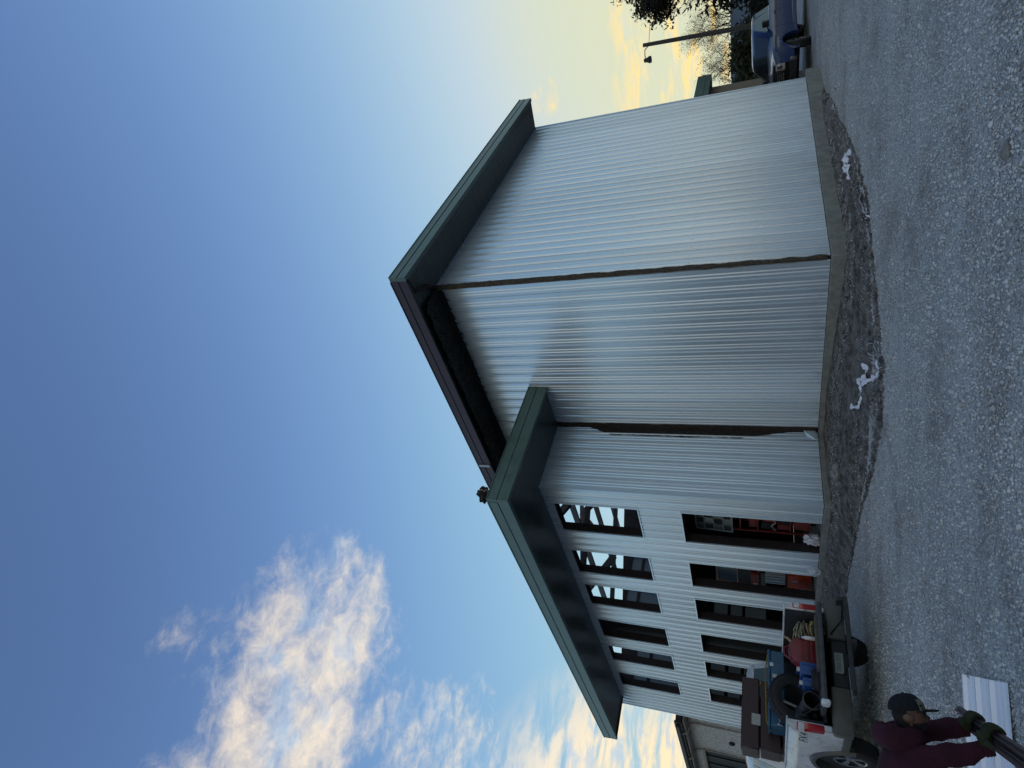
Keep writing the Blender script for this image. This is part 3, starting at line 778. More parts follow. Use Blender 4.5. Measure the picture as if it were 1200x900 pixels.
# ------------------------------------------------------------------ litter on the dirt bank
wrap_m = mat('white_wrap', (.72, .72, .76), .4, 0, .15, 14, .2, 30)
def gzd(x, y): return gz(x, y)
def ribbon(name, pts, w, label, cat, m=wrap_m, seed=0):
    mb = MB(); rnd = random.Random(seed); k = len(pts); vs = []
    P = [Vector(p) for p in pts]; Q = []
    for i in range(k - 1):
        for j in range(6): Q.append(P[i].lerp(P[i + 1], j / 6))
    Q.append(P[-1])
    for i, p in enumerate(Q):
        d = (Q[min(i + 1, len(Q) - 1)] - Q[max(0, i - 1)]).normalized(); s = Vector((-d.y, d.x, 0))
        ww = w * (.55 + .45 * math.sin(i * .9 + seed) + .3 * rnd.random())
        tw = .5 * math.sin(i * .7 + seed)
        vs.append((p - s * ww + Vector((0, 0, .01 + ww * tw * .6)), p + Vector((0, 0, .03 + .02 * rnd.random())), p + s * ww + Vector((0, 0, .012 - ww * tw * .4 + .01 * rnd.random()))))
    for i in range(len(Q) - 1):
        for j in (0, 1): mb.quad(vs[i][j], vs[i][j + 1], vs[i + 1][j + 1], vs[i + 1][j])
    o = mb.build(name, m, sm=False)
    return tag(o, label, cat)
from mathutils.bvhtree import BVHTree
_bm = bmesh.new(); _bm.from_mesh(dirt_o.data); DIRT = BVHTree.FromBMesh(_bm); _bm.free()
def drop(x, y):
    hit = DIRT.ray_cast(Vector((x, y, 3)), Vector((0, 0, -1)))[0]
    return max(hit.z if hit else -9, gz(x, y))
def twist(name, pts, w, label, cat, m=wrap_m, seed=0, flat=.3, parent=None):
    # a crumpled ribbon of film that follows the ground
    mb = MB(); rnd = random.Random(seed); P = [Vector((x, y, 0)) for x, y in pts]; Q = []
    for i in range(len(P) - 1):
        p_0, p_3 = P[max(0, i - 1)], P[min(len(P) - 1, i + 2)]
        for j in range(9):
            t_ = j / 9; a_, b_ = P[i], P[i + 1]
            Q.append(.5 * ((2 * a_) + (b_ - p_0) * t_ + (2 * p_0 - 5 * a_ + 4 * b_ - p_3) * t_ * t_ + (3 * a_ - p_0 - 3 * b_ + p_3) * t_ ** 3))
    Q.append(P[-1]); vs = []
    for i, p in enumerate(Q):
        d = (Q[min(i + 1, len(Q) - 1)] - Q[max(0, i - 1)]).normalized(); sd_ = Vector((-d.y, d.x, 0))
        ww = w * (.55 + .35 * math.sin(i * .55 + seed) + .35 * rnd.random()); z = drop(p.x, p.y) + .006
        row = []
        for k in range(5):
            f = k / 2 - 1; q = p + sd_ * ww * f
            q.z = z + .35 * ww * (1 - f * f) + flat * ww * (rnd.random() - .2) + flat * ww * math.sin(i * .8 + f * 2 + seed) * .5
            row.append(q)
        vs.append(row)
    for i in range(len(Q) - 1):
        for k in range(4): mb.quad(vs[i][k], vs[i][k + 1], vs[i + 1][k + 1], vs[i + 1][k])
    return tag(mb.build(name, m, parent), label, cat)
pw = twist('plastic_wrap', [(-.44, 12.28), (-.41, 11.66), (-.16, 11.55), (-.06, 11.42), (.03, 11.71), (.07, 11.17), (.21, 11.02), (.29, 11.22)], .055, 'long twisted strip of white plastic wrap lying on the dirt bank', 'plastic wrap', seed=2)
twist('tail', [(-.06, 11.42), (.03, 10.95), (.06, 10.74), (.11, 10.30), (.22, 10.31), (.31, 10.46)], .05, None, None, seed=5, parent=pw)
dim_wrap = mat('dusty_wrap', (.34, .34, .35), .5, 0, .2, 14)
twist('plastic_strap', [(.33, 10.46), (.45, 10.95), (.58, 11.0), (.59, 10.67), (.48, 10.4), (.34, 10.21), (.40, 9.93), (.48, 9.90)], .012, 'thin pale strap curled at one end of the long twisted wrap', 'strap', dim_wrap, 3)
twist('torn_sheeting', [(4.52, 13.44), (4.43, 13.15), (4.48, 13.73), (4.30, 13.31), (4.26, 13.55), (4.09, 12.98), (4.0, 13.06), (3.86, 12.75)], .075, 'crumpled white sheeting on the gravel edge towards the blue pickup', 'sheeting', seed=12, flat=.7)
twist('dusty_film', [(6.8, 15.7), (6.7, 15.9), (6.62, 16.1), (6.44, 15.94)], .06, 'thin dusty film on the dirt at the wall end nearest the blue pickup', 'film', dim_wrap, 14)
twist('dusty_film', [(3.46, 11.91), (3.2, 11.83), (2.97, 11.65), (2.80, 11.45)], .035, 'narrow dusty film on the dirt between the crumpled sheeting and the building corner', 'film', dim_wrap, 15)
twist('pale_lath', [(2.86, 11.40), (2.70, 11.12), (2.60, 10.98)], .022, 'short pale strip curving onto the gravel below the building corner', 'lath', seed=6)
rock_m = mat('pale_rock', (.20, .20, .19), .9, 0, .2, 9, .5, 30)
tag(lump('rock', (-1.80, 13.55, drop(-1.80, 13.55) + .03), .13, rock_m, None, .35, 1.6, 3, (1.3, .8, .7), 4, sm=False), 'pale flat rock on the dirt below the open wall joint', 'rock')
tag(lump('rock', (1.58, 5.12, .015), .06, rock_m, None, .35, 1.6, 3, (1.2, .9, .6), 9, sm=False), 'single pale stone on the open gravel away from the wall', 'rock')
rnd = random.Random(33); mb = MB()
for k in range(16000):
    tt = rnd.random(); e_, w_ = lerp_path(edge, tt), lerp_path(wallp, tt); f = 1.04 - .5 * rnd.random() ** 2.2 if k % 3 else .06 + .22 * rnd.random()
    p = w_.lerp(e_, f + .06 * rnd.random()); s = .007 + .014 * rnd.random() ** 2.5; z = drop(p.x, p.y)
    q = [Vector((rnd.uniform(-1, 1), rnd.uniform(-1, 1), rnd.uniform(-.3, .9))) * s + Vector((p.x, p.y, z)) for _ in range(5)]
    mb.add(q, [(0, 1, 2), (0, 2, 3), (0, 3, 1), (1, 3, 4), (1, 4, 2), (2, 4, 3)])
tag(mb.build('spilled_gravel', stone_m), 'gravel spilled over the edges of the dirt bank', kind='stuff')
rnd = random.Random(3); mb = MB()
for k in range(2600):
    tt = rnd.random(); e_, w_ = lerp_path(edge, tt), lerp_path(wallp, tt); p = w_.lerp(e_, .1 + .85 * rnd.random())
    s = .008 + .035 * rnd.random() ** 4; z = gz(p.x, p.y) + .05 + .15 * (1 - (p - w_).length / max(.1, (e_ - w_).length)) ** 1.6
    z = drop(p.x, p.y)
    q = [Vector((rnd.uniform(-1, 1), rnd.uniform(-1, 1), rnd.uniform(-.3, .9))) * s + Vector((p.x, p.y, z)) for _ in range(4)]
    mb.add(q, [(0, 1, 2), (0, 2, 3), (0, 3, 1), (1, 3, 2)])
tag(mb.build('clods', mat('dry_clods', (.15, .14, .125), .95, 0, .3, 20)), 'broken clods of earth and stone on the dirt bank', kind='stuff')

# ------------------------------------------------------------------ pickups
def arc_pts(cx_, cz_, r_, n=14, a0=180, a1=0): return [(cx_ + r_ * math.cos(R(a0 + (a1 - a0) * i / n)), cz_ + r_ * math.sin(R(a0 + (a1 - a0) * i / n))) for i in range(n + 1)]
def pickup(name, loc, rz, paint, label, p):
    """x forward from the tailgate, y to the left, z up"""
    T = empty(name, loc, rz, label, 'pickup truck')
    L, RA, FA = p['L'], p['RA'], p['FA']; AR = .47; HW = .985
    def yo(z, x):
        zz = (z - .88) / .45; y = HW - .035 * zz * zz
        if x > L - .7: y -= .16 * ((x - L + .7) / .7) ** 2
        if x < .12: y -= .03 * (1 - x / .12) ** 2
        return y
    def zlow(x):
        z = .53
        for c_ in (RA, FA):
            d = abs(x - c_)
            if d < AR: z = max(z, .42 + math.sqrt(AR * AR - d * d))
        return z
    def ztop(x):
        if x < p['BED']: return 1.29
        if x < p['HOOD']: return 1.27
        f = (x - p['HOOD']) / (L - p['HOOD']); return 1.27 - .14 * f - .12 * max(0, f - .75) * 4 * max(0, f - .75)
    def flank(part, x0, x1, side, mat_, off=0.0):
        mb = MB(); xs = [x0 + (x1 - x0) * i / 40 for i in range(41)]
        for c_ in (RA, FA):
            xs += [c_ - AR + 1e-3, c_ + AR - 1e-3, c_ - AR * .97, c_ + AR * .97, c_ - AR * .9, c_ + AR * .9]
        xs = sorted(x for x in xs if x0 <= x <= x1); nz = 10
        for x in xs:
            for k in range(nz + 1):
                z = zlow(x) + (ztop(x) - zlow(x)) * k / nz; y = yo(z, x) + off
                crease = .012 * math.exp(-((z - 1.12) / .03) ** 2)
                if k == nz: y -= .03
                mb.v.append((x, side * (y + crease), z))
        w = nz + 1
        for i in range(len(xs) - 1):
            for k in range(nz): mb.f.append((i * w + k, i * w + k + 1, (i + 1) * w + k + 1, (i + 1) * w + k)); mb.mi.append(0)
        # turn the sheet inwards along the bottom and the top
        o = len(mb.v)
        for x in xs:
            mb.v.append((x, side * (yo(zlow(x), x) + off - .14), zlow(x) + .01)); mb.v.append((x, side * (yo(1.2, x) + off - .10), ztop(x)))
        for i in range(len(xs) - 1):
            mb.f.append((i * w, (i + 1) * w, o + 2 * i + 2, o + 2 * i)); mb.mi.append(0)
            mb.f.append((i * w + nz, (i + 1) * w + nz, o + 2 * i + 3, o + 2 * i + 1)); mb.mi.append(0)
        return mb.build(part, mat_, T, sm=True)
    d1, d2 = p['DOOR']
    for s in (1, -1):
        flank('bed_side', 0, p['BED'] - .012, s, paint)
        flank('rear_door', p['BED'] + .0, d1 - .006, s, paint)
        dr = flank('front_door', d1 + .006, d2 - .006, s, paint)
        mb = MB(); mb.box(d1 + .08, d1 + .26, s * .985 - .01, s * .985 + .03, 1.07, 1.11); mb.build('handle', p['handle'], dr, bevel=.008)
        flank('front_fender', d2 + .006, L, s, paint)
        # flares
        for c_, nm in ((RA, 'wheel_flare'), (FA, 'wheel_flare')):
            mb = MB(); pts = arc_pts(c_, .42, AR - .01, 16, 186, -6)
            for (xa, za), (xb, zb_) in zip(pts, pts[1:]):
                def ring(x, z):
                    dx, dz_ = (x - c_) / AR, (z - .42) / AR
                    y = yo(max(z, .5), x) if c_ == RA or x < L - .1 else yo(max(z, .5), L - .1)
                    return [(x + dx * .0, s * (y - .10), z + dz_ * .0), (x, s * (y + .035), z), (x + dx * .055, s * (y + .040), z + dz_ * .055), (x + dx * .085, s * (y + .002), z + dz_ * .085)]
                A, B_ = ring(xa, za), ring(xb, zb_)
                for k in range(3): mb.quad(A[k], A[k + 1], B_[k + 1], B_[k])
            mb.build(nm, p['flare'], T, sm=True)
        mb = MB(); mb.box(p['BED'] + .05, FA - AR - .02, s * .93 - .05, s * .93 + .05, .40, .535); mb.build('rocker', p['flare'], T, bevel=.02)
    # bed
    bl = p['liner']
    mb = MB(); mb.box(.02, p['BED'] - .05, -.82, .82, .76, .80); mb.build('bed_floor', bl, T)
    mb = MB(); mb.box(p['BED'] - .06, p['BED'] - .0, -.84, .84, .76, 1.28); mb.build('bed_bulkhead', bl, T)
    for s in (1, -1):
        mb = MB(); mb.box(.03, p['BED'] - .07, s * .845 - .03, s * .845 + .03, .80, 1.275); mb.build('bed_wall', bl, T)
        mb = MB(); mb.box(.0, p['BED'] - .02, s * .895 - .075, s * .895 + .058, 1.276, 1.305); mb.build('bed_rail', p['rail'], T, bevel=.01)
        mb = MB(); mb.box(-.012, .05, s * .905 - .045, s * .905 + .04, .70, 1.285); mb.build('bed_end_post', paint, T, bevel=.012)
        # tail light wraps the corner
        mb = MB(); y0, y1 = (.875, .975) if s > 0 else (-.975, -.875)
        mb.box(-.030, .20, y0, y1, .80, 1.17); tl = mb.build('tail_light', red_lens, T, bevel=.025, seg=2)
        mb = MB(); mb.box(-.034, .10, y0 + .004 * (s < 0) + .012 - .02 * (s < 0), y1 - .012 + .02 * (s > 0) - .004 * (s > 0), 1.06, 1.15); mb.build('reverse_lens', clear_lens, tl, bevel=.01)
    # underside
    mb = MB(); mb.box(.1, L - .3, -.75, .75, .42, .6); mb.build('chassis', black, T)
    mb = MB(); mb.box(RA - .06, RA + .06, -.8, .8, .34, .50); mb.box(FA - .06, FA + .06, -.8, .8, .34, .50); mb.build('axle', black, T)
    # cab
    x0, x1, x2, x3 = p['CAB']; hr = p['H']; wb, wt = .955, .76
    mb = MB(); lay = [(1.255, x0, x3, wb), (1.30, x0 + .005, x3 - .03, wb - .012), (hr - .10, x1 - .06, x2 + .16, wt + .035), (hr - .035, x1 - .0, x2 + .02, wt - .005), (hr, x1 + .16, x2 - .14, wt - .10)]
    n_ = 0
    for z, a, c_, w in lay:
        k = .10
        for (x, y) in ((a + k, -w), (c_ - k, -w), (c_, -w + k * 1.4), (c_, w - k * 1.4), (c_ - k, w), (a + k, w), (a, w - k * 1.4), (a, -w + k * 1.4)): mb.v.append((x, y, z))
    for i in range(len(lay) - 1):
        for j in range(8): mb.f.append((i * 8 + j, i * 8 + (j + 1) % 8, (i + 1) * 8 + (j + 1) % 8, (i + 1) * 8 + j)); mb.mi.append(0)
    mb.f.append(tuple(range(len(lay) * 8 - 8, len(lay) * 8))); mb.mi.append(0)
    cab_o = mb.build('cab', paint, T, bevel=.02, seg=2)
    def at_h(f):   # outline interpolated between belt and top of glass
        z = 1.30 + (hr - .10 - 1.30) * f
        return z, (x0 + .005) + (x1 - .06 - x0 - .005) * f, (x3 - .03) + (x2 + .16 - x3 + .03) * f, (wb - .012) + (wt + .035 - wb + .012) * f
    def win(name_, corners, m_=car_glass):
        mb = MB(); mb.add(corners, [tuple(range(len(corners)))]); return mb.build(name_, m_, T)
    za, a0, c0, w0 = at_h(.04); zb_, a1_, c1, w1 = at_h(.93); e = .006
    win('rear_window', [(a0 - e, -w0 + .17, za), (a0 - e, w0 - .17, za), (a1_ - e, w1 - .14, zb_), (a1_ - e, -w1 + .14, zb_)])
    win('windscreen', [(c0 + e, -w0 + .15, za), (c0 + e, w0 - .15, za), (c1 + e, w1 - .13, zb_), (c1 + e, -w1 + .13, zb_)])
    for s in (1, -1):
        spl = [(a0 + .17, d1 - .04), (d1 + .04, c0 - .22)]
        xl0, xr0 = a0 + .16, d1 - .05; xl1, xr1 = a1_ + .16, d1 - .05
        win('side_window', [(xl0, s * (w0 + e), za), (xr0, s * (w0 + e), za), (xr1, s * (w1 + e), zb_), (xl1, s * (w1 + e), zb_)])
        xl0, xr0 = d1 + .05, c0 - .16; xl1, xr1 = d1 + .05, c1 - .16
        win('side_window', [(xl0, s * (w0 + e), za), (xr0, s * (w0 + e), za), (xr1, s * (w1 + e), zb_), (xl1, s * (w1 + e), zb_)])
        mb = MB(); mb.box(c0 - .42, c0 - .30, s * 1.12 - .10, s * 1.12 + .10, 1.28, 1.50); mb.box(c0 - .38, c0 - .33, s * .98 - .06, s * .98 + .06, 1.30, 1.34); mb.build('mirror', black, T, bevel=.02)
    # hood, nose
    mb = MB(); nx, ny = 14, 12
    for i in range(nx + 1):
        x = p['HOOD'] - .12 + (L - .04 - p['HOOD'] + .12) * i / nx
        for j in range(ny + 1):
            v = -1 + 2 * j / ny; yy = v * (yo(1.2, x) - .045); z = ztop(max(x, p['HOOD'])) + .075 * (1 - v * v) * (1 - .5 * (i / nx) ** 4) + .012 * math.exp(-((abs(v) - .55) / .1) ** 2) - .003
            mb.v.append((x, yy, z))
    for i in range(nx):
        for j in range(ny): k = i * (ny + 1) + j; mb.f.append((k, k + 1, k + ny + 2, k + ny + 1)); mb.mi.append(0)
    mb.build('hood', paint, T, sm=True)
    mb = MB(); mb.box(L - .10, L - .03, -.74, .74, .62, 1.17); mb.build('nose_panel', black, T, bevel=.03)
    mb = MB(); mb.box(L - .05, L + .01, -.52, .52, .80, 1.10); gr = mb.build('grille', p['grille'], T, bevel=.02)
    for k in range(4): mb = MB(); mb.box(L + .004, L + .018, -.48, .48, .835 + k * .06, .86 + k * .06); mb.build('bar', chrome, gr)
    for s in (1, -1):
        mb = MB(); y0, y1 = sorted((s * .54, s * .80)); mb.box(L - .16, L - .01, y0, y1, .80, 1.10); hl_ = mb.build('headlight', clear_lens, T, bevel=.03, seg=2)
        mb = MB(); mb.lathe([(.0, .02), (.07, .02), (.09, 0), (.09, -.02)], (L - .015, s * .67, .97), 'x', 14); mb.build('reflector', chrome, hl_, sm=True)
    mb = MB(); mb.box(L - .08, L + .14, -.95, .95, .46, .68); mb.build('front_bumper', p['fbump'], T, bevel=.05, seg=2)
    # rear bumper: two padded ends and a centre step
    for s in (1, -1):
        mb = MB(); y0, y1 = sorted((s * .36, s * 1.0)); mb.box(-.20, .02, y0, y1, .44, .70); mb.build('rear_bumper_end', p['bump'], T, bevel=.035, seg=2)
        mb = MB(); y0, y1 = sorted((s * .93, s * .985)); mb.box(.02, RA - AR - .05, y0, y1, .45, .56); mb.build('side_skirt', p['flare'], T, bevel=.015)
    mb = MB(); mb.box(-.15, .0, -.36, .36, .44, .66); mb.build('rear_bumper', black, T, bevel=.02)
    # wheels
    for c_ in (RA, FA):
        for s in (1, -1):
            mb = MB(); y = s * .80; r_ = .395
            mb.lathe([(.23, -.125), (.31, -.135), (.365, -.125), (.390, -.10), (r_, -.06), (r_, .06), (.390, .10), (.365, .125), (.31, .135), (.23, .125)], (c_, y, r_ + .005), 'y', 40)
            ty = mb.build('wheel', rubber, T, sm=True)
            if c_ == FA and p.get('steer'):
                q_ = Vector((c_, y, r_)); ty.matrix_local = Matrix.Translation(q_) @ Matrix.Rotation(R(p['steer']), 4, 'Z') @ Matrix.Translation(-q_)
            mb = MB()
            for k in range(36):
                a = 2 * math.pi * k / 36
                for zz in (-.07, 0, .07):
                    aa = a + (.05 if zz else 0); px, pz = c_ + math.cos(aa) * (r_ + .002), r_ + .005 + math.sin(aa) * (r_ + .002)
                    mb.bar((px, y + zz - .03, pz), (px, y + zz + .03, pz), .035, .014, up=(math.cos(aa), 0, math.sin(aa)))
            tr = mb.build('tread', rubber, ty); tr['kind'] = 'stuff'
            mb = MB(); f = s * .09
            mb.lathe([(.235, -s * .12), (.225, s * .02), (.215, s * .09), (.205, s * .115), (.235, s * .122)], (c_, y, r_ + .005), 'y', 30)
            mb.lathe([(0, f), (.06, f), (.07, f - s * .03), (0, f - s * .03)], (c_, y, r_ + .005), 'y', 14)
            for k in range(5):
                a = 2 * math.pi * k / 5 + .3
                for da in (-.13, .13):
                    mb.bar((c_ + .05 * math.cos(a), y + f - s * .015, r_ + .05 * math.sin(a)), (c_ + .21 * math.cos(a + da), y + f + s * .005, r_ + .21 * math.sin(a + da)), .035, .03, up=(0, 1, 0))
            mb.build('rim', chrome, ty, sm=True)
            mb = MB(); mb.lathe([(0, 0), (.20, 0)], (c_, y + s * .02, r_ + .005), 'y', 20); mb.build('brake', black, ty)
    return T
bed_liner = mat('bed_liner', (.014, .014, .015), .8, 0, .3, 20, .3, 80)
TRUCK_Z = .0
to = bw(-6.08, 3.4, 0)
common = dict(L=5.75, RA=1.12, FA=4.72, BED=2.0, DOOR=(2.62, 3.72), HOOD=4.05, CAB=(2.05, 2.2, 3.35, 4.12))
WT = pickup('white_pickup', to, PSI + math.pi / 2, white_paint, 'white pickup with lowered tailgate and a bed full of tools beside the window wall',
            dict(common, H=1.93, flare=grey_trim, bump=grey_trim, fbump=grey_trim, liner=bed_liner, rail=white_paint, handle=black, grille=black))
# lowered tailgate with a worn board on it
gate_m = mat('worn_gate', (.045, .047, .05), .6, 0, .3, 8, .1, 30)
mb = MB(); mb.box(-.56, -.02, -.76, .76, .775, .845); tg = mb.build('tailgate', gate_m, WT, bevel=.018, seg=2)
mb = MB(); mb.box(-.57, -.42, .70, .775, .74, .86); mb.build('gate_corner', white_paint, tg, bevel=.02)
mb = MB(); mb.box(-.05, -.015, -.6, .6, .735, .77); mb.build('hinge', black, tg)
for s in (1, -1): mb = MB(); mb.tube([(-.45, s * .73, .85), (-.22, s * .77, .97), (.02, s * .79, 1.10)], .005, 6); mb.build('gate_cable', black, WT)
# plate
mb = MB(); mb.box(-.166, -.152, -.16, .15, .50, .62); pl_ = mb.build('number_plate', mat('plate', (.22, .24, .22), .45, 0, .1, 12), WT, bevel=.004)
def text(body, m, parent, loc, rot, size, ext=.002, shear=0., sx=1.):
    cu = bpy.data.curves.new('lettering', 'FONT'); cu.body = body; cu.size = size; cu.extrude = ext; cu.shear = shear
    cu.align_x = 'CENTER'; cu.align_y = 'CENTER'; cu.resolution_u = 3
    o = bpy.data.objects.new('tmp', cu); C.objects.link(o)
    dg_ = bpy.context.evaluated_depsgraph_get(); me = bpy.data.meshes.new_from_object(o.evaluated_get(dg_)); C.objects.unlink(o); bpy.data.objects.remove(o)
    ob = bpy.data.objects.new('lettering', me); me.materials.clear(); me.materials.append(m); C.objects.link(ob)
    ob.parent = parent; ob.location = loc; ob.rotation_euler = rot; ob.scale = (sx, 1, 1)
    return ob
text('DK6 072', mat('plate_ink', (.03, .05, .05), .5), pl_, (-.1665, -.005, .56), (R(90), 0, R(-90)), .085, .001, 0, .8)
text('FX4', mat('decal_black', (.012, .012, .014), .4), WT, (.32, .9765, 1.06), (R(90), 0, R(180)), .17, .006, .25, 1.3)
# cargo carrier on the hitch
cm = mat('carrier_steel', (.028, .028, .030), .5, .3, .3, 12)
mb = MB(); mb.bar((-.15, 0, .42), (-.95, 0, .42), .06); mb.build('hitch_bar', cm, WT)
cr_ = None
mb = MB(); mb.bar((-.80, -.74, .47), (-.80, .62, .47), .05, .06); mb.bar((-.62, -.74, .44), (-.62, .62, .44), .04, .05); mb.build('carrier_rail', cm, WT, bevel=.006)
mb = MB(); mb.bar((-.80, -.72, .53), (-.62, -.72, .52), .06, .12); mb.bar((-.80, -.70, .50), (-.15, -.70, .47), .03, .03); mb.bar((-.80, .15, .50), (-.15, .15, .50), .025, .025); mb.bar((-.80, -.42, .50), (-.15, -.42, .66), .02, .02); mb.build('carrier_bracket', cm, WT)
TT = lambda x, y, z: tuple(to + EB * x - EA * y + Vector((0, 0, z)))
TRZ = PSI + math.pi / 2
def cargo(name, x, y, z, label, cat, rz=0.): return empty(name, TT(x, y, z), TRZ + rz, label, cat)
e = tag(MB().box(-.50, -.34, -.55, .30, 0, .035).build('wooden_board', mat('weathered_board', (.085, .065, .050), .85, 0, .4, 14, .3, 60, stretch=(4, .6, 4)), bevel=.004), 'weathered brown board lying across the lowered tailgate', 'board'); e.location = TT(0, 0, .846); e.rotation_euler = (0, 0, TRZ)
# blue steel chest across the bed
blue_m = mat('chest_blue', (.028, .085, .15), .45, 0, .2, 5, .05, 20)
e = cargo('tool_chest', 1.30, .02, 1.307, 'blue steel tool chest lying across the truck bed rails', 'tool chest')
mb = MB(); mb.box(-.26, .16, -.60, .62, -.02, .20); mb.build('body', blue_m, e, bevel=.012)
mb = MB(); mb.box(-.275, .17, -.612, .632, .203, .245); mb.build('lid', blue_m, e, bevel=.01)
for y in (-.35, .35): mb = MB(); mb.box(-.285, -.262, y - .03, y + .03, .15, .21); mb.build('latch', chrome, e)
mb = MB(); mb.box(-.2635, -.2605, -.2, -.14, .10, .17); mb.build('sticker', off_white, e)
mb = MB(); mb.tube([(-.27, .52, .08), (-.30, .55, .05), (-.28, .60, .09), (-.30, .62, .03), (-.27, .57, .02)], .014, 6); mb.build('hasp', chrome, e)
# brown steel box at the front of the bed
brown = mat('brown_steel', (.034, .013, .012), .5, 0, .2, 6, .05, 20)
e = cargo('steel_job_box', 1.72, .34, 1.307, 'dark brown steel job box standing behind the cab of the white pickup', 'tool box')
mb = MB(); mb.box(-.22, .22, -.56, .56, .05, .36); mb.build('body', brown, e, bevel=.012)
mb = MB(); mb.box(-.235, .235, -.575, .575, .375, .665); mb.build('lid', brown, e, bevel=.02)
for y in (-.5, .5): mb = MB(); mb.box(-.18, .18, y - .05, y + .05, 0, .05); mb.build('foot', brown, e)
mb = MB(); mb.box(-.239, -.236, .02, .20, .36, .50); mb.build('paper_label', mat('label_paper', (.33, .33, .30), .7, 0, .15, 30), e)
mb = MB(); mb.tube([(-.222, -.28, .30), (-.262, -.26, .27), (-.262, -.12, .27), (-.222, -.10, .30)], .011, 6); mb.build('handle', black, e, sm=True)
# yellow ratchet on the rail by the cab
e = tag(lump('yellow_work_light', (0, 0, 0), .05, mat('yellow_paint', (.50, .36, .03), .5), None, .25, 1.5, 2, (1, 1.3, 1), 2, sm=False), 'small yellow work light in the cab window beside the blue chest', 'light'); e.location = TT(1.95, -.33, 1.66)
mb = MB(); mb.bar((0, 0, -.33), (0, 0, -.03), .03); mb.build('stem', black, e)
# spare tyre leaning on the chest
e = cargo('spare_tyre', .80, .28, 1.17, 'loose black spare tyre standing on edge against the blue chest', 'tyre')
e.rotation_euler = (0, R(-14), TRZ)
mb = MB(); mb.lathe([(.21, -.10), (.30, -.115), (.345, -.10), (.372, -.07), (.378, 0), (.372, .07), (.345, .10), (.30, .115), (.21, .10), (.20, .06), (.20, -.06), (.21, -.10)], (0, 0, 0), 'x', 44); mb.build('tyre', rubber, e, sm=True)
mb = MB()
for k in range(40):
    a = 2 * math.pi * k / 40
    for q in (-.05, .05): aa = a + (.08 if q > 0 else 0); mb.bar((q - .04, math.cos(aa) * .376, math.sin(aa) * .376), (q + .04, math.cos(aa) * .376, math.sin(aa) * .376), .03, .016, up=(0, math.cos(aa), math.sin(aa)))
ot = mb.build('tread', rubber, e); ot['kind'] = 'stuff'
e = tag(MB().tube([(0, 0, -.18), (0, 0, .18)], .02, 10).build('white_pipe', off_white, sm=True), 'short white pipe seen through the hole of the spare tyre', 'pipe'); e.location = TT(1.0, .30, 1.14); e.rotation_euler = (.3, 0, TRZ)
# red fuel can on its side, blue cans, bucket, bag
redc = mat('can_red', (.15, .007, .011), .4, 0, .2, 7, .04, 20)
e = cargo('fuel_can', .22, -.24, .845, 'red plastic fuel can with a tan spout in the truck bed', 'fuel can', .12)
mb = MB(); mb.prism([(-.20, 0), (.20, 0), (.20, .24), (.10, .36), (-.06, .40), (-.20, .30)], lambda u, z: (-.10, u, z), lambda u, z: (.14, u, z)); mb.build('body', redc, e, bevel=.012, seg=2)
for k in range(3): mb = MB(); mb.box(-.106, -.098, -.17, .17, .05 + k * .07, .075 + k * .07); mb.build('ridge', redc, e)
mb = MB(); mb.tube([(.02, -.10, .40), (.02, -.06, .46), (.02, .06, .45), (.02, .12, .35)], .018, 8); mb.build('handle', redc, e, sm=True)
mb = MB(); mb.tube([(.02, -.17, .33), (-.02, -.22, .40), (-.04, -.23, .46)], [.028, .02, .016], 10); mb.build('spout', mat('tan_plastic', (.30, .22, .15), .5), e, sm=True)
blu = mat('can_blue', (.012, .05, .19), .4, 0, .15, 7)
def jerry(y, w, h, label):
    e = cargo('blue_can', .02, y, .845, label, 'can')
    mb = MB(); mb.box(-.14, .14, -w / 2, w / 2, 0, h); mb.build('body', blu, e, bevel=.025, seg=2)
    mb = MB(); mb.box(-.148, -.141, -w / 2 + .03, -w / 2 + .055, .02, h - .02); mb.build('rib', blu, e)
    mb = MB(); mb.lathe([(0, .045), (.03, .045), (.034, 0), (.03, -.01)], (-.06, 0, h), 'z', 12); mb.build('cap', off_white, e, sm=True)
    mb = MB(); mb.tube([(.0, -.0, h), (.02, 0, h + .04), (.09, 0, h + .04), (.11, 0, h)], .013, 6); mb.build('handle', blu, e, sm=True)
jerry(.13, .20, .25, 'larger blue can with white cap beside the red fuel can')
jerry(.33, .13, .22, 'smaller blue can with white cap next to the dark bucket')
e = cargo('bucket', .05, .57, .97, 'black bucket lying on its side below the spare tyre', 'bucket'); e.rotation_euler = (0, R(-12), TRZ)
mb = MB(); mb.lathe([(.0, .26), (.095, .26), (.12, -.10), (.128, -.10), (.128, -.075), (.11, -.08), (.088, .24)], (0, 0, 0), 'x', 24); mb.build('pail', black, e, sm=True)
mb = MB(); mb.lathe([(.118, -.115), (.132, -.112), (.132, -.098), (.118, -.10), (.118, -.115)], (0, 0, 0), 'x', 24); mb.build('rim', mat('bucket_rim', (.06, .05, .045), .6), e, sm=True)
o = lump('duffel_bag', (0, 0, 0), .24, black, None, .25, 1.7, 4, (1.0, .9, .75), 6); o.location = TT(.50, .64, .98); tag(o, 'dark cloth bag slumped behind the black bucket in the truck bed', 'bag')
rnd = random.Random(12)
hose_m = mat('tan_hose', (.20, .155, .095), .7, 0, .25, 10)
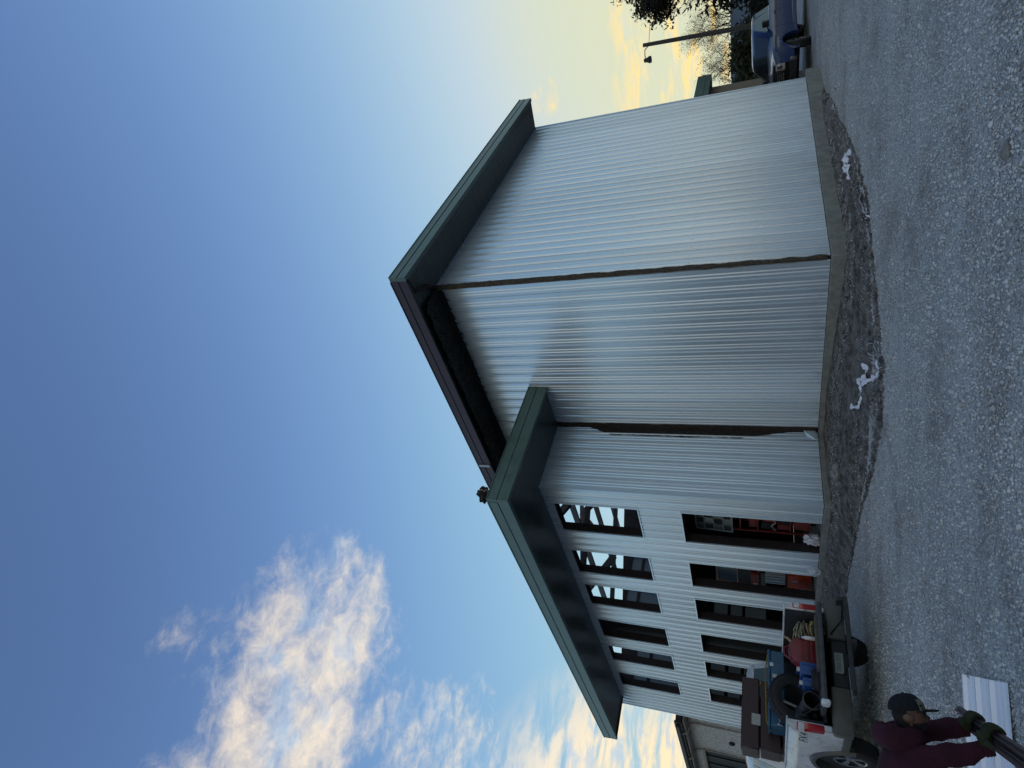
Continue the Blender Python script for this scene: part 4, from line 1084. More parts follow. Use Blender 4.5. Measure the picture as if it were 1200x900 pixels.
for k, (lab, z0, m_) in enumerate((('tan hose coiled loosely beside the red fuel can in the truck bed', .86, hose_m), ('pale yellow cord heaped over the tan hose in the truck bed', .95, mat('pale_cord', (.30, .27, .16), .8, 0, .3, 16)))):
    mb = MB(); pts = []
    for i in range(46):
        a = i * .62; r_ = .13 + .06 * math.sin(i * .9 + k)
        pts.append((.0 + r_ * math.cos(a) * .9, r_ * math.sin(a) * 1.15, .012 + .004 * i + .03 * math.sin(i * 1.3 + k)))
    mb.tube(pts, .014 if k == 0 else .009, 6); o = mb.build('garden_hose' if k == 0 else 'cord', m_, sm=True); o.location = TT(.28, -.60, z0); o.rotation_euler = (0, 0, TRZ); tag(o, lab, 'hose' if k == 0 else 'cord')
e = cargo('tool_bag', .85, -.50, .80, 'dark red cloth tool bag behind the red fuel can', 'bag')
lump('cloth', (0, 0, .19), .24, mat('dark_red_cloth', (.06, .012, .018), .9, 0, .3, 10), e, .22, 1.6, 3, (1, .9, .8), 5)
mb = MB(); mb.tube([(0, -.15, .33), (0, -.08, .44), (0, .08, .44), (0, .15, .33)], .015, 6); mb.build('handle', black, e)

cable_m = mat('cable_black', (.012, .012, .013), .6, 0, .2, 9)
mb = MB()
for k in range(4): mb.tube([(.15 * math.cos(a * .35) * (1 - .04 * k), .15 * math.sin(a * .35) * (1 - .04 * k), .02 + .022 * k + .008 * math.sin(a)) for a in range(19)], .012, 6)
o = mb.build('cable_coil', cable_m, sm=True); o.location = TT(-.28, .35, .85); o.rotation_euler = (0, 0, TRZ); tag(o, 'black cable coil lying on the lowered tailgate', 'cable')
for k, (x, y, z, ln, rz, lab) in enumerate(((.30, -.66, .86, .9, .15, 'pale wood offcut lying under the tan hose in the truck bed'), (.55, -.10, .90, .8, 1.2, 'short wood offcut lying behind the red fuel can'))):
    mb = MB(); mb.box(-ln / 2, ln / 2, -.04, .04, 0, .04); o = mb.build('wood_offcut', mat('offcut_wood', (.20, .15, .09), .8, 0, .3, 9, .2, 40, stretch=(.6, 4, 4)), bevel=.003); o.location = TT(x, y, z); o.rotation_euler = (.1, -.25 if k == 0 else -.1, TRZ + rz); tag(o, lab, 'wood')
e = cargo('cordless_drill', -.12, -.52, .85, 'cordless drill lying on the tailgate in front of the tan hose', 'drill', .6)
mb = MB(); mb.tube([(-.10, 0, .05), (.06, 0, .05)], [.032, .036], 10); mb.tube([(.06, 0, .05), (.13, 0, .05)], [.022, .012], 10); mb.build('body', mat('drill_yellow', (.22, .16, .02), .5), e, sm=True)
mb = MB(); mb.bar((-.04, 0, .05), (-.07, .14, .04), .035, .04); mb.box(-.12, -.02, .12, .20, .005, .07); mb.build('grip', black, e, bevel=.006)
e = cargo('water_bottle', .12, -.46, .85, 'small clear bottle with blue cap between the hose and the red can', 'bottle')
mb = MB(); mb.lathe([(0, 0), (.032, 0), (.034, .02), (.034, .14), (.014, .18), (.014, .20)], (0, 0, 0), 'z', 14); mb.build('body', clear_lens, e, sm=True)
mb = MB(); mb.lathe([(.016, .195), (.016, .22), (0, .22)], (0, 0, 0), 'z', 12); mb.build('cap', blu, e)
mb = MB(); pts = [(.0, -.62, .26), (-.05, -.3, .30), (-.04, .1, .29), (-.02, .5, .28), (0, .64, .22)]
mb.tube(pts, .012, 6); o = mb.build('tie_strap', mat('strap_yellow', (.20, .15, .03), .8), sm=True); o.location = TT(1.28, .02, 1.29); o.rotation_euler = (0, 0, TRZ); tag(o, 'faded yellow tie strap stretched over the blue tool chest', 'strap')
mb = MB(); mb.box(-.16, .16, -.22, .22, 0, .2); o = mb.build('carton', mat('cardboard', (.17, .115, .065), .85, 0, .15, 7), bevel=.004); o.location = TT(.62, -.42, .80); o.rotation_euler = (0, 0, TRZ + .3); tag(o, 'brown carton low in the truck bed behind the hose', 'carton')
navy = mat('navy_paint', (.005, .019, .078), .30, 0, .1, 3, 0, 1, .3, coat=.5)
hv = Vector((-.833, -.552, 0)); lv = Vector((.552, -.833, 0)); wpos = Vector((11.3, 22.0, 0))
org = wpos - hv * 4.72 - lv * .83; org.z = gz(wpos.x, wpos.y) - .02
pickup('blue_pickup', org, math.atan2(hv.y, hv.x), navy, 'dark blue pickup parked past the far end of the metal building',
       dict(common, H=1.86, flare=navy, bump=black, fbump=mat('dark_bumper', (.03, .03, .033), .4, 0, .2, 6), liner=bed_liner, rail=navy, steer=24, handle=black, grille=black))

# ------------------------------------------------------------------ the worker
def skin(name, verts, edges, radii, m, parent=None, sub=2, root=0):
    me = bpy.data.meshes.new(name); me.from_pydata(verts, edges, [])
    o = bpy.data.objects.new(name, me); C.objects.link(o)
    o.modifiers.new('s', 'SKIN'); o.modifiers[0].use_smooth_shade = True; o.modifiers[0].branch_smoothing = .5
    for i, r_ in enumerate(radii):
        me.skin_vertices[0].data[i].radius = r_ if isinstance(r_, tuple) else (r_, r_)
        me.skin_vertices[0].data[i].use_root = (i == root)
    sb = o.modifiers.new('u', 'SUBSURF'); sb.levels = sub; sb.render_levels = sub
    dg_ = bpy.context.evaluated_depsgraph_get(); me2 = bpy.data.meshes.new_from_object(o.evaluated_get(dg_))
    C.objects.unlink(o); bpy.data.objects.remove(o)
    me2.materials.clear()
    for x in (m if isinstance(m, (list, tuple)) else [m]): me2.materials.append(x)
    ob = bpy.data.objects.new(name, me2); C.objects.link(ob)
    for p_ in me2.polygons: p_.use_smooth = True
    if parent: ob.parent = parent
    return ob
hood_m = mat('maroon_fleece', (.037, .009, .017), .95, 0, .2, 9, .35, 26, .2)
jean = mat('dark_denim', (.018, .022, .035), .9, 0, .25, 12, .3, 60, .2)
skin_m = mat('face_skin', (.12, .062, .042), .55, 0, .1, 10)
glove_m = mat('green_glove', (.026, .032, .016), .9, 0, .3, 20, .4, 60, .2)
cap_m = mat('cap_black', (.010, .012, .015), .85, 0, .2, 30, .3, 90, .2)
PO = Vector((-2.65, 4.15, 0))
PE = empty('person', PO, 0, 'man in maroon hoodie and black cap bent over holding dark trim pieces', 'person')
def pv(x, y, z): return Vector((x, y, z)) - PO
V = [pv(-2.74, 4.16, .90), pv(-2.52, 4.14, .86), pv(-2.29, 4.12, .83), pv(-2.13, 4.11, .815), pv(-2.05, 4.10, .81), pv(-1.985, 4.10, .80),
     pv(-2.10, 3.93, .775), pv(-2.03, 3.93, .60), pv(-1.955, 3.95, .452),          # near arm
     pv(-2.13, 4.28, .775), pv(-2.09, 4.29, .62), pv(-2.045, 4.30, .470),         # far arm
     pv(-2.74, 4.05, .84), pv(-2.66, 4.03, .47), pv(-2.76, 4.02, .10), pv(-2.62, 4.01, .05),
     pv(-2.76, 4.29, .84), pv(-2.70, 4.32, .47), pv(-2.80, 4.34, .10), pv(-2.66, 4.35, .05)]
E_ = [(0, 1), (1, 2), (2, 3), (3, 4), (4, 5), (3, 6), (6, 7), (7, 8), (3, 9), (9, 10), (10, 11), (0, 12), (12, 13), (13, 14), (14, 15), (0, 16), (16, 17), (17, 18), (18, 19)]
RR = [.165, .160, .160, .130, .075, .062, .078, .060, .045, .078, .060, .045, .105, .072, .052, .045, .105, .072, .052, .045]
body = skin('body', V, E_, RR, [hood_m, jean, black], PE)
for p_ in body.data.polygons:
    c_ = p_.center + PO
    if c_.x < -2.56 and c_.z < .80 or c_.x < -2.70: p_.material_index = 1
    if c_.z < .11: p_.material_index = 2
# folds in the fleece
tx = body.data
for v in tx.vertices:
    w = v.co + PO
    if w.z > .3 and w.x > -2.6:
        v.co += v.normal * (.016 * noise.noise(Vector((w.x * 8, w.y * 8, w.z * 13))) + .008 * noise.noise(w * 24))
# head: looks down, crown to the right
HC = Vector((-1.925, 4.10, .800))
fz = Vector((.16, .07, -.98)).normalized()     # the way the face points
cr = Vector((.90, .36, .18)).normalized()      # crown
cr = (cr - fz * cr.dot(fz)).normalized(); sd = cr.cross(fz).normalized()
HS = .88
HC = HC - cr * .012
def hp(f, s_, u): return HC - PO + (fz * f + sd * s_ + cr * u) * HS
bm = bmesh.new(); bmesh.ops.create_uvsphere(bm, u_segments=32, v_segments=24, radius=1)
for v in bm.verts:
    x, y, z = v.co                       # x: face, y: side, z: crown
    f, s_, u = x * .096, y * .074, z * .112
    if z < 0: s_ *= 1 - .22 * z * z; f *= 1 - .10 * z * z
    if x > .2:
        f += .030 * math.exp(-((y / .17) ** 2) - ((z + .18) / .16) ** 2)           # nose
        f += .010 * math.exp(-((y / .6) ** 2) - ((z - .18) / .12) ** 2)            # brow
        f -= .012 * (math.exp(-(((y - .42) / .2) ** 2) - ((z - .02) / .11) ** 2) + math.exp(-(((y + .42) / .2) ** 2) - ((z - .02) / .11) ** 2))
        f += .008 * math.exp(-((y / .28) ** 2) - ((z + .52) / .07) ** 2)           # lips
        f += .018 * math.exp(-((y / .3) ** 2) - ((z + .82) / .16) ** 2)            # chin
    v.co = hp(f, s_, u)
for f in bm.faces: f.smooth = True
me = bpy.data.meshes.new('head'); bm.to_mesh(me); bm.free(); me.materials.append(skin_m); me.materials.append(mat('beard_hair', (.014, .010, .008), .95, 0, .3, 40, .5, 120))
ho = bpy.data.objects.new('head', me); C.objects.link(ho); ho.parent = PE
for p_ in me.polygons:
    q = p_.center - (HC - PO); f, s_, u = q.dot(fz) / HS, q.dot(sd) / HS, q.dot(cr) / HS
    if (u < -.045 and f > .005 and not (abs(s_) < .022 and -.066 < u < -.055 and f > .09)) or (f < -.02): p_.material_index = 1
for s in (1, -1):
    lump('ear', hp(-.016, s * .074, -.014), .026, skin_m, ho, .12, 1.5, 2, (1, .45, 1.15), 1)
    lump('eye', hp(.080, s * .032, .004), .012, black, ho, .0, 1, 2)
# cap
bm = bmesh.new(); bmesh.ops.create_uvsphere(bm, u_segments=32, v_segments=20, radius=1)
bmesh.ops.delete(bm, geom=[v for v in bm.verts if v.co.z < -.12], context='VERTS')
for v in bm.verts:
    x, y, z = v.co
    v.co = hp(x * .107 - .004, y * .087, .030 + z * (.096 + .016 * max(0, x)))
for f in bm.faces: f.smooth = True
me = bpy.data.meshes.new('cap'); bm.to_mesh(me); bm.free(); me.materials.append(cap_m)
cap = bpy.data.objects.new('cap', me); C.objects.link(cap); cap.parent = PE
mb = MB(); nn = 14
for i in range(nn + 1):
    a = -1.15 + 2.3 * i / nn
    for k in range(4):
        t_ = k / 3; f = .100 * math.cos(a) * 1.0 + t_ * (.080 * math.cos(a * .75) ** .8 if abs(a) < 1.5 else 0); s_ = .088 * math.sin(a) * (1 - .05 * t_)
        mb.v.append(tuple(hp(f, s_, .026 + .004 * t_ - .35 * s_ * s_ * t_)))
for i in range(nn):
    for k in range(3): q = i * 4 + k; mb.f.append((q, q + 1, q + 5, q + 4)); mb.mi.append(0)
br = mb.build('brim', cap_m, cap, sm=True)
sm_ = br.modifiers.new('t', 'SOLIDIFY'); sm_.thickness = .006
camo = mat('camo_patch', (.012, .014, .012), .9, 0, 0, 45, .2, 60, .2, col2=(.26, .25, .20), detail=2)
mb = MB(); nn = 12
for i in range(nn + 1):
    a = -.95 + 1.9 * i / nn
    for k in range(5):
        z = -.02 + .60 * k / 4; c_ = math.sqrt(1 - z * z)
        x, y = c_ * math.cos(a), c_ * math.sin(a)
        mb.v.append(tuple(hp(x * .110 - .004, y * .0895, .032 + z * (.098 + .016 * max(0, x)))))
for i in range(nn):
    for k in range(4): q = i * 5 + k; mb.f.append((q, q + 1, q + 6, q + 5)); mb.mi.append(0)
mb.build('patch', camo, cap, sm=True)
mb = MB(); mb.lathe([(0, .006), (.008, .004), (.010, 0)], (0, 0, 0), 'z', 10); bt = mb.build('button', cap_m, cap, sm=True); bt.location = hp(-.004, 0, .128); bt.rotation_euler = cr.to_track_quat('Z', 'Y').to_euler()
for th in (-1.05, 0, 1.05, 2.1, 3.14, 4.2):
    mb = MB(); mb.tube([hp(.1075 * math.cos(th) * math.cos(e_) - .004, .0875 * math.sin(th) * math.cos(e_), .030 + math.sin(e_) * (.0965 + .016 * max(0, math.cos(th) * math.cos(e_)))) for e_ in [k * .13 for k in range(12)]], .0014, 4); mb.build('seam', cap_m, cap)
# hood lying behind the neck
mb = MB(); nu, nv_ = 22, 10
for i in range(nu + 1):
    a = -2.4 + 4.8 * i / nu
    for j in range(nv_):
        b_ = 2 * math.pi * j / nv_; r_ = .045 + .022 * math.cos(a * .5) + .008 * math.sin(a * 5)
        rad = .082 + .02 * math.cos(a * .5) + r_ * math.cos(b_) * .8
        cxx = Vector((-2.045, 4.10, .835)) - PO
        mb.v.append(tuple(cxx - fz * (rad * math.cos(a)) + sd * (rad * math.sin(a) * 1.15) + cr * (r_ * math.sin(b_) * 1.0 - .02)))
for i in range(nu):
    for j in range(nv_): mb.f.append((i * nv_ + j, i * nv_ + (j + 1) % nv_, (i + 1) * nv_ + (j + 1) % nv_, (i + 1) * nv_ + j)); mb.mi.append(0)
mb.build('hood', hood_m, PE, sm=True)
# dark trim lengths and the gloved hands closed on them
b0, b1 = Vector((-2.115, 4.66, .415)), Vector((-1.60, 3.05, .455)); bd = (b1 - b0).normalized()
trim_m = mat('plum_trim', (.040, .022, .026), .4, 0, .2, 8)
for k, (off, l0) in enumerate(((Vector((0, 0, 0)), 0), (Vector((-.048, -.012, .012)), .07))):
    mb = MB(); mb.bar(b0 + bd * l0 + off, b1 + bd * l0 + off, .044, .030); mb.bar(b0 + bd * l0 + off + Vector((0, 0, .02)), b1 + bd * l0 + off + Vector((0, 0, .02)), .012, .018)
    tag(mb.build('metal_trim', trim_m, bevel=.003), ['dark plum metal trim length in the gloved hands, farther from his sleeves', 'dark plum metal trim length in the gloved hands, nearer his sleeves'][k], 'trim')
def glove(P, wrist, flip):
    P, wrist = Vector(P) - PO, Vector(wrist) - PO; u = Vector((0, 0, 1)); side = bd.cross(u).normalized()   # to the right of the bar
    if side.x < 0: side = -side
    parts = [skin('p', [wrist, wrist.lerp(P + u * .055 - side * .02, .5), P + u * .056 - side * .020, P + u * .046 + side * .006], [(0, 1), (1, 2), (2, 3)], [.043, .040, (.034, .044), (.026, .046)], glove_m, None, 2)]
    for k in range(4):
        q = bd * (-.048 + .031 * k); ln = (.9, 1.05, 1.0, .82)[k]
        parts.append(skin('p', [P + q * .8 + u * .052 - side * .012, P + q + u * .044 + side * .018, P + q + u * .022 + side * (.037 + .006 * ln), P + q - u * .010 + side * (.036 + .004 * ln), P + q - u * .034 * ln + side * .012],
                          [(0, 1), (1, 2), (2, 3), (3, 4)], [.0125, .0132, .0124, .0116, .0102], glove_m, None, 2))
    q = bd * (-.058 * flip)
    parts.append(skin('p', [P + q * .3 + u * .058 - side * .034, P + q * .8 + u * .034 - side * .056, P + q - u * .004 - side * .052, P + q * .9 - u * .034 - side * .030], [(0, 1), (1, 2), (2, 3)], [.020, .018, .0155, .0125], glove_m, None, 2))
    parts.append(skin('p', [wrist + u * .035, wrist + u * .020, wrist - u * .004], [(0, 1), (1, 2)], [.046, .047, .044], glove_m, None, 2))
    mb = MB()
    for o in parts:
        mb.add([v.co for v in o.data.vertices], [tuple(p_.vertices) for p_ in o.data.polygons]); bpy.data.objects.remove(o)
    g = mb.build('glove', glove_m, PE, recalc=False)
    for p_ in g.data.polygons: p_.use_smooth = True
    return g
for (p_, q_) in (((-2.045, 4.30, .470), (-2.052, 4.298, .500)), ((-1.955, 3.95, .452), (-1.966, 3.948, .484))):
    mb = MB(); p_, q_ = Vector(p_) - PO, Vector(q_) - PO
    rr_ = [.0475, .0505, .0480, .0510, .0480, .0510, .0485]
    mb.tube([p_.lerp(q_, k / 6 * 1.3 - .1) for k in range(7)], rr_, 18); mb.build('cuff', hood_m, PE, sm=True)
hA, hB = b0.lerp(b1, .24), b0.lerp(b1, .46)
glove(hA, (-2.040, 4.30, .478), 1); glove(hB, (-1.950, 3.95, .462), -1)

# ------------------------------------------------------------------ sheet of siding on the gravel
p0, p1, p2 = Vector((-2.483, 6.152, 0)), Vector((-2.099, 5.167, 0)), Vector((-2.95, 5.79, 0))
wd = (p1 - p0); wl = wd.length; wd.normalize(); ld = Vector((0, 0, 1)).cross(wd); ld = -ld if ld.x > 0 else ld
sheet_m = mat('new_white_steel', (.80, .82, .84), .28, .15, .02, 1.5, 0, 1, .6, detail=1., rvar=.02)
for lab, off, lv_, z in (('loose white ribbed steel sheet on the gravel beside the bent man', 0, 3.2, .014),):
    e = empty('steel_sheet', p0 + ld * off + Vector((0, 0, z)), 0, lab, 'metal sheet')
    pf = [(u * wl / .915, d) for u, d in panel_profile(.915)]
    mb = MB(); k = 10
    for (u, d), (v, c_) in zip(pf, pf[1:]):
        for j in range(k):
            s0, s1 = lv_ * j / k, lv_ * (j + 1) / k; bend = lambda s: .03 * math.sin(s * 1.4)
            mb.quad(wd * u + ld * s0 + Vector((0, 0, d + bend(s0))), wd * v + ld * s0 + Vector((0, 0, c_ + bend(s0))), wd * v + ld * s1 + Vector((0, 0, c_ + bend(s1))), wd * u + ld * s1 + Vector((0, 0, d + bend(s1))))
    mb.build('sheet', sheet_m, e, recalc=False)
    mb = MB(); mb.quad(wd * 0 + Vector((0, 0, -.003)), wd * wl + Vector((0, 0, -.003)), wd * wl + Vector((0, 0, .002)), wd * 0 + Vector((0, 0, .002))); mb.build('edge', sheet_m, e)
# ------------------------------------------------------------------ what stands behind: right side
wing = empty('low_wing', (KX, KY, 0), PSI, 'low tan wing with green eave past the tall wall, beside the blue pickup', 'building')
mb = MB(); mb.box(9.9, 17.55, 2.4, 9, -.2, 3.68); mb.build('wall', tan_wall, wing)
mb = MB(); mb.box(9.6, 17.8, 1.98, 9.4, 3.62, 3.66); mb.build('soffit', soffit_m, wing)
for z0, z1, o_ in ((3.60, 3.80, 0), (3.81, 3.97, .014), (3.98, 4.15, -.01)):
    mb = MB(); mb.box(9.6, 17.8, 1.94 - o_, 1.98, z0, z1); mb.build('fascia_board', green, wing)
    mb = MB(); mb.box(17.802, 17.84, 1.98, 9.4, z0, z1); mb.build('fascia_board', green, wing)
mb = MB(); mb.box(9.65, 17.79, 1.985, 9.4, 4.0, 4.12); mb.build('roof', green, wing)
# grey roofed barn
bark = mat('bark', (.022, .017, .013), .95, 0, .3, 9, .5, 30)
barn_roof = mat('barn_roof', (.050, .060, .072), .55, 0, .1, 1.5)
barn = empty('grey_barn', (30.0, 43, 0), R(-12), 'long low barn with a blue grey metal roof and brown wall behind the blue pickup', 'building')
mb = MB(); mb.box(-7.6, 16, 0, 8, -.3, 2.5); mb.build('wall', mat('brown_boards', (.055, .042, .033), .85, 0, .3, 4, .2, 20), barn)
mb = MB(); mb.add([(-8.2, -.6, 2.48), (16.5, -.6, 2.48), (16.5, 4, 3.85), (-8.2, 4, 3.85), (-8.2, 8.6, 2.48), (16.5, 8.6, 2.48)], [(0, 1, 2, 3), (3, 2, 5, 4)]); mb.build('roof', barn_roof, barn)
mb = MB(); mb.box(-8.25, 16.6, -.72, -.60, 2.38, 2.52); mb.build('gutter', mat('pale_gutter', (.22, .23, .24), .5), barn)
mb = MB(); mb.add([(-7.6, 0, 2.5), (-7.6, 8, 2.5), (-7.6, 4, 3.7)], [(0, 1, 2)]); mb.build('gable', MATS['brown_boards'], barn)
# leaning pole with a yard lamp and its wire
pole = empty('utility_pole', (17.05, 31, 0), 0, 'leaning wooden utility pole with a yard lamp on a curved arm', 'utility pole')
tip = Vector((-.17, -.9, 7.12))
mb = MB(); mb.tube([(0, 0, -.2), tuple(tip * .5), tuple(tip)], [.14, .115, .09], 10); mb.build('post', mat('pole_wood', (.055, .048, .042), .9, 0, .3, 12, .3, 40), pole, sm=True)
mb = MB(); mb.tube([tip + Vector((0, 0, -.35)), tip + Vector((-.25, 0, -.10)), tip + Vector((-.55, 0, -.10)), tip + Vector((-.72, 0, -.16))], .022, 6); arm = mb.build('lamp_arm', black, pole, sm=True)
mb = MB(); mb.lathe([(.02, .18), (.09, .16), (.11, .0), (.17, -.10), (.15, -.20), (0, -.22)], tip + Vector((-.78, 0, -.22)), 'z', 14); mb.build('lamp_head', black, pole, sm=True)
mb = MB(); a_, b_ = Vector((17.05, 31, 0)) + tip + Vector((0, 0, -.3)), Vector((34, 36, 8.6)); pts = [a_.lerp(b_, i / 14) - Vector((0, 0, .5 * math.sin(math.pi * i / 14))) for i in range(15)]
mb.tube(pts, .012, 5); tag(mb.build('power_line', black), 'thin power line running out from the top of the leaning pole', 'wire')

leaf_dk = mat('dark_leaves', (.030, .026, .016), .9, 0, .35, 3, 0, 1, .1)
leaf_br = mat('brown_twigs', (.034, .024, .016), .95, 0, .3, 3, 0, 1, .1)
hedge_m = mat('hedge_leaves', (.040, .044, .024), .9, 0, .35, 3, 0, 1, .1)
def limb_tree(name, base, h, spread, seed, label, kind, nleaf=9000, leaf=.10, m_leaf=leaf_dk, twigs=0, lean=(0, 0), depth_=5, trunk_r=.16, crown0=.25):
    rnd = random.Random(seed); T = empty(name, base, 0, label, 'tree')
    mb = MB(); tips = []; fine = MB()
    def grow(p, d, l, r_, k):
        segs = 4; pts = [p]; rad = [r_]
        for i in range(segs):
            d = (d + Vector((rnd.uniform(-1, 1), rnd.uniform(-1, 1), rnd.uniform(-.6, .9))) * .16).normalized()
            p = p + d * l / segs; pts.append(p); rad.append(r_ * (1 - .5 * (i + 1) / segs))
            if k <= 2 or i > 1: tips.append(p)
        (mb if k > 1 else fine).tube(pts, rad, 6 if k > 2 else 3, caps=False)
        if k == 0: return
        for j in range(rnd.choice((2, 3, 3)) + (1 if k > 2 else 0)):
            q = pts[rnd.choice((2, 3, 4))]
            ax = Vector((rnd.uniform(-1, 1), rnd.uniform(-1, 1), rnd.uniform(-.1, .8))).normalized()
            grow(q, (d * .55 + ax * spread).normalized(), l * rnd.uniform(.62, .8), r_ * .5, k - 1)
    d0 = Vector((lean[0], lean[1], 1)).normalized()
    grow(Vector((0, 0, 0)), d0, h * .42, trunk_r, depth_)
    mb.build('trunk', bark, T, sm=True)
    cr_o = None
    if fine.f: fine.build('twigs', bark, T)['kind'] = 'stuff'
    if nleaf:
        cm_ = MB(); hi = [t_ for t_ in tips if t_.z > h * crown0] or tips
        for i in range(nleaf):
            t_ = rnd.choice(hi); c_ = t_ + Vector((rnd.gauss(0, 1), rnd.gauss(0, 1), rnd.gauss(0, .8))) * leaf * 2.4
            u = Vector((rnd.uniform(-1, 1), rnd.uniform(-1, 1), rnd.uniform(-1, 1))).normalized(); w = u.orthogonal().normalized()
            s = leaf * rnd.uniform(.6, 1.4); cm_.add([c_ - u * s, c_ + w * s * .5, c_ + u * s, c_ - w * s * .5], [(0, 1, 2, 3)])
        cm_.build('crown', m_leaf, T, recalc=False)
    return T
limb_tree('leafy_tree', (24.3, 32, 0), 8.4, .95, 5, 'tall dark leafy tree behind the blue pickup, cut by the edge of the photo', 'tree', 42000, .14, leaf_dk, depth_=5, trunk_r=.2, crown0=.12)
for k, (x, y, h_, sd_, lab) in enumerate(((27.0, 50, 7.2, 11, 'bare twiggy tree glowing in front of the sunset beside the leafy tree'), (23.8, 50, 5.6, 23, 'smaller bare tree between the leaning pole and the hedge'), (31, 54, 8.2, 31, 'taller bare tree standing behind the grey barn roof'))):
    limb_tree('bare_tree', (x, y, 0), h_, 1.0, sd_, lab, 'tree', 2200, .05, leaf_br, depth_=6, trunk_r=.12)
def bush(name, base, rx, ry, h, n, seed, label, m_=hedge_m, leaf=.09):
    rnd = random.Random(seed); T = empty(name, base, 0, label, 'bush'); mb = MB()
    lumps = [(rnd.uniform(-rx, rx), rnd.uniform(-ry, ry), rnd.uniform(.2, .75) * h, rnd.uniform(.25, .5) * h) for _ in range(16)]
    for i in range(n):
        a, b_, c_, r_ = rnd.choice(lumps); d = Vector((rnd.gauss(0, 1), rnd.gauss(0, 1), rnd.gauss(0, 1))).normalized() * r_ * rnd.uniform(.6, 1.05)
        p = Vector((a, b_, c_)) + d
        if p.z < .02: continue
        u = Vector((rnd.uniform(-1, 1), rnd.uniform(-1, 1), rnd.uniform(-1, 1))).normalized(); w = u.orthogonal().normalized(); s = leaf * rnd.uniform(.6, 1.5)
        mb.add([p - u * s, p + w * s * .5, p + u * s, p - w * s * .5], [(0, 1, 2, 3)])
    mb.build('foliage', m_, T, recalc=False)
    st_ = MB()
    for i in range(14): a, b_, c_, r_ = rnd.choice(lumps); st_.tube([(a * .5, b_ * .5, 0), (a * .8, b_ * .8, c_ * .5), (a, b_, c_)], [.03, .02, .01], 4)
    st_.build('stems', bark, T)
bush('tall_shrub', (17.0, 35.5, 0), 1.5, 1.0, 3.3, 11000, 7, 'dense dark shrub behind the windscreen of the blue pickup', hedge_m, .13)
bush('tall_shrub', (24.0, 34.5, 0), 1.5, 1.0, 6.2, 14000, 27, 'tall dark evergreen shrub beneath the dark leafy tree', leaf_dk, .17)
bush('tall_shrub', (20.6, 38, 0), 1.8, 1.0, 2.6, 8000, 17, 'lower dark shrub by the foot of the leaning pole')
# ------------------------------------------------------------------ left side: the neighbour
nb = empty('stucco_house', (KX, KY, 0), PSI, 'pale stucco house with a dark flat eave beyond the far end of the window wall', 'building')
stuc = mat('stucco', (.44, .43, .39), .95, 0, .22, 6, .9, 18, .2)
NA = -1.5
win_rects = [(24.35, 27.6, 1.1, 4.15), (29.2, 31.6, 1.1, 4.0)]
mb = MB()
for u, v in ((20.2, 24.35), (27.6, 29.2), (31.6, 36)): mb.box(NA, NA + .3, u, v, -.3, 4.62)
for (u, v, a, c_) in win_rects: mb.box(NA, NA + .3, u, v, -.3, a); mb.box(NA, NA + .3, u, v, c_, 4.62)
mb.build('wall', stuc, nb)
mb = MB(); mb.box(NA + .31, 6, 20.2, 20.5, -.3, 4.6); mb.box(5.7, 6, 20.5, 36, -.3, 4.6); mb.build('side_wall', stuc, nb)
trim_t = mat('tan_trim', (.25, .21, .17), .7, 0, .15, 6)
for (u, v, a, c_) in win_rects:
    mb = MB(); w = .12; y0, y1 = NA - .03, NA + .1
    mb.box(y0, y1, u - w, u, a - w, c_ + w); mb.box(y0, y1, v, v + w, a - w, c_ + w); mb.box(y0, y1, u, v, c_, c_ + w); mb.box(y0, y1, u, v, a - w, a); fr = mb.build('window', trim_t, nb)
    n_ = 3
    for k in range(n_):
        mb = MB(); mb.box(NA + .14, NA + .16, u + (v - u) * k / n_ + .03, u + (v - u) * (k + 1) / n_ - .03, a + .03, c_ - .03); mb.build('pane', mat('dark_pane', (.02, .026, .026), .55, 0, .1, 2, 0, 1, .1), fr)
        if k: mb = MB(); mb.box(NA + .09, NA + .18, u + (v - u) * k / n_ - .03, u + (v - u) * k / n_ + .03, a, c_); mb.build('mullion', black, fr)
eave_m = mat('dark_eave', (.028, .030, .030), .6, 0, .2, 5)
mb = MB(); mb.box(NA - .55, NA - .45, 19.9, 36.5, 4.72, 5.02); mb.build('fascia', eave_m, nb, bevel=.01)
mb = MB(); mb.box(NA - .68, NA - .555, 20.0, 36.5, 4.80, 4.95); mb.build('gutter', eave_m, nb, bevel=.03)
mb = MB(); mb.box(NA - .45, 6.3, 19.9, 36.5, 4.63, 4.70); mb.build('soffit', trim_t, nb)
mb = MB(); mb.box(NA - .44, 6.3, 19.95, 36.5, 4.75, 4.98); mb.build('roof', eave_m, nb)
for bb in (20.9, 24.0): mb = MB(); mb.tube([(NA - .6, bb, 4.78), (NA - .5, bb + .02, 4.58), (NA - .12, bb + .05, 4.50), (NA - .08, bb + .05, 4.2), (NA - .08, bb + .05, .1)], .045, 8); mb.build('downpipe', trim_t, nb, sm=True)
mb = MB(); mb.box(NA - .04, NA - .0, 20.2, 20.32, 0, 4.6); mb.build('corner_board', trim_t, nb)
lump('wall_lamp', (NA - .06, 22.6, 2.95), .10, black, nb, .1, 1, 2, (.8, .8, 1.3), 3)
mb = MB(); mb.box(NA - .03, NA - .0, 22.25, 22.37, 2.35, 2.47); mb.build('wall_box', black, nb)
rnd = random.Random(91); mb = MB()
crowns = []
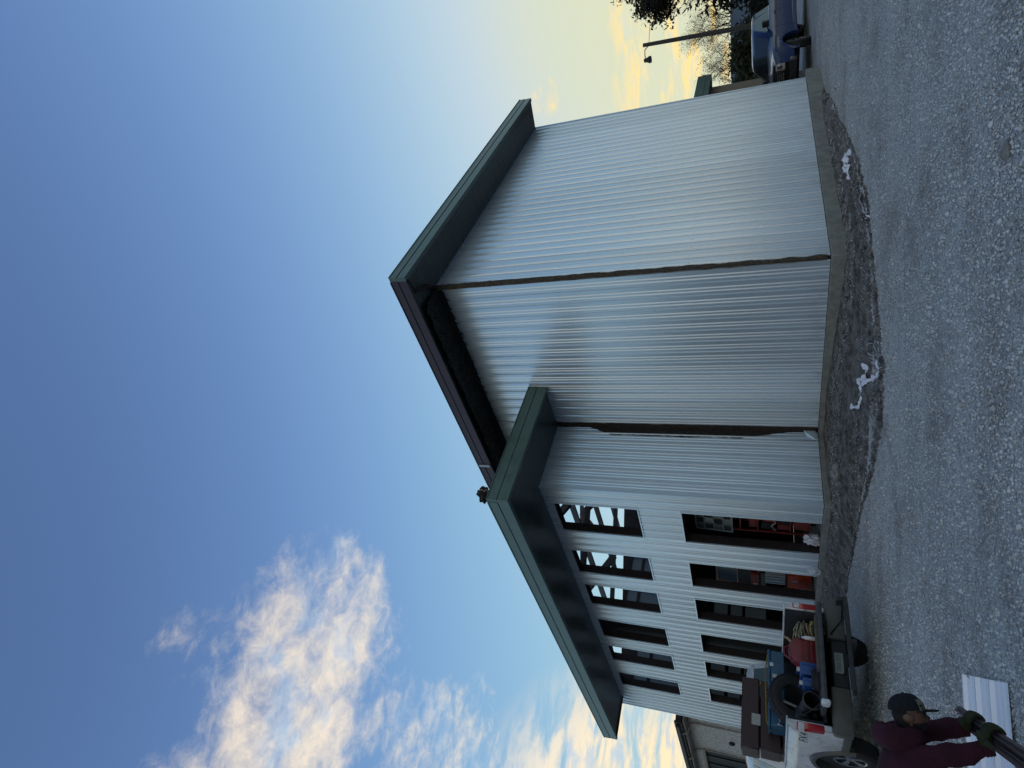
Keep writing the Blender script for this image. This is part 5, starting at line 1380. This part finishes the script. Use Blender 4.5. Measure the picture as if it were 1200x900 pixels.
for k in range(34):
    a = R(-119 + 57 * (k + rnd.random()) / 34); r_ = rnd.uniform(30, 38); h_ = rnd.uniform(8.5, 13.5)
    for q in range(9):
        zz = h_ * rnd.uniform(.12, .92); w_ = 2.6 * (1.05 - zz / h_) + .5
        crowns.append((r_ * math.sin(a) + rnd.uniform(-w_, w_) * .6, r_ * math.cos(a) + rnd.uniform(-w_, w_) * .6, zz, rnd.uniform(.6, 1.0) * w_))
for k in range(46000):
    x, y, z, w_ = rnd.choice(crowns); d = Vector((rnd.gauss(0, 1), rnd.gauss(0, 1), rnd.gauss(0, 1))).normalized() * w_ * rnd.uniform(.5, 1.1)
    p = Vector((x, y, max(.1, z))) + d; sz = rnd.uniform(.16, .34)
    u = Vector((rnd.uniform(-1, 1), rnd.uniform(-1, 1), rnd.uniform(-1, 1))).normalized(); w = u.orthogonal().normalized()
    mb.add([p - u * sz, p + w * sz * .6, p + u * sz, p - w * sz * .6], [(0, 1, 2, 3)])
tag(mb.build('dense_woods', leaf_dk, recalc=False), 'dense dark woods along the open side of the yard', kind='stuff')
# far tree line all round, beyond the yard
rnd = random.Random(77); mb = MB()
for k in range(9000):
    a = rnd.uniform(-math.pi, math.pi); r_ = rnd.uniform(110, 150); hgt = (2.6 + 1.8 * noise.noise(Vector((math.sin(a) * 9, math.cos(a) * 9, 0)))) * rnd.random() ** .6
    p = Vector((r_ * math.sin(a), r_ * math.cos(a), max(.2, hgt))); s = rnd.uniform(.5, 1.3)
    u = Vector((rnd.uniform(-1, 1), rnd.uniform(-1, 1), rnd.uniform(-1, 1))).normalized(); w = u.orthogonal().normalized()
    mb.add([p - u * s, p + w * s * .7, p + u * s, p - w * s * .7], [(0, 1, 2, 3)])
tag(mb.build('far_woods', leaf_br, recalc=False), 'low dark line of far woods round the horizon', kind='stuff')

# ------------------------------------------------------------------ which things are repeats
GROUPS = {'bare_tree': 'bare trees against the sunset', 'tall_shrub': 'shrubs behind the blue pickup', 'blue_can': 'blue cans in the truck bed', 'dusty_film': 'dusty film on the dirt bank',
          'plastic_bag': 'crumpled plastic at the openings', 'metal_trim': 'trim lengths in the hands', 'wood_offcut': 'wood offcuts in the truck bed', 'rock': 'loose pale rocks'}
for o in bpy.data.objects:
    k = o.name.split('.')[0]
    if o.parent is None and k in GROUPS and o.get('label'): o['group'] = GROUPS[k]
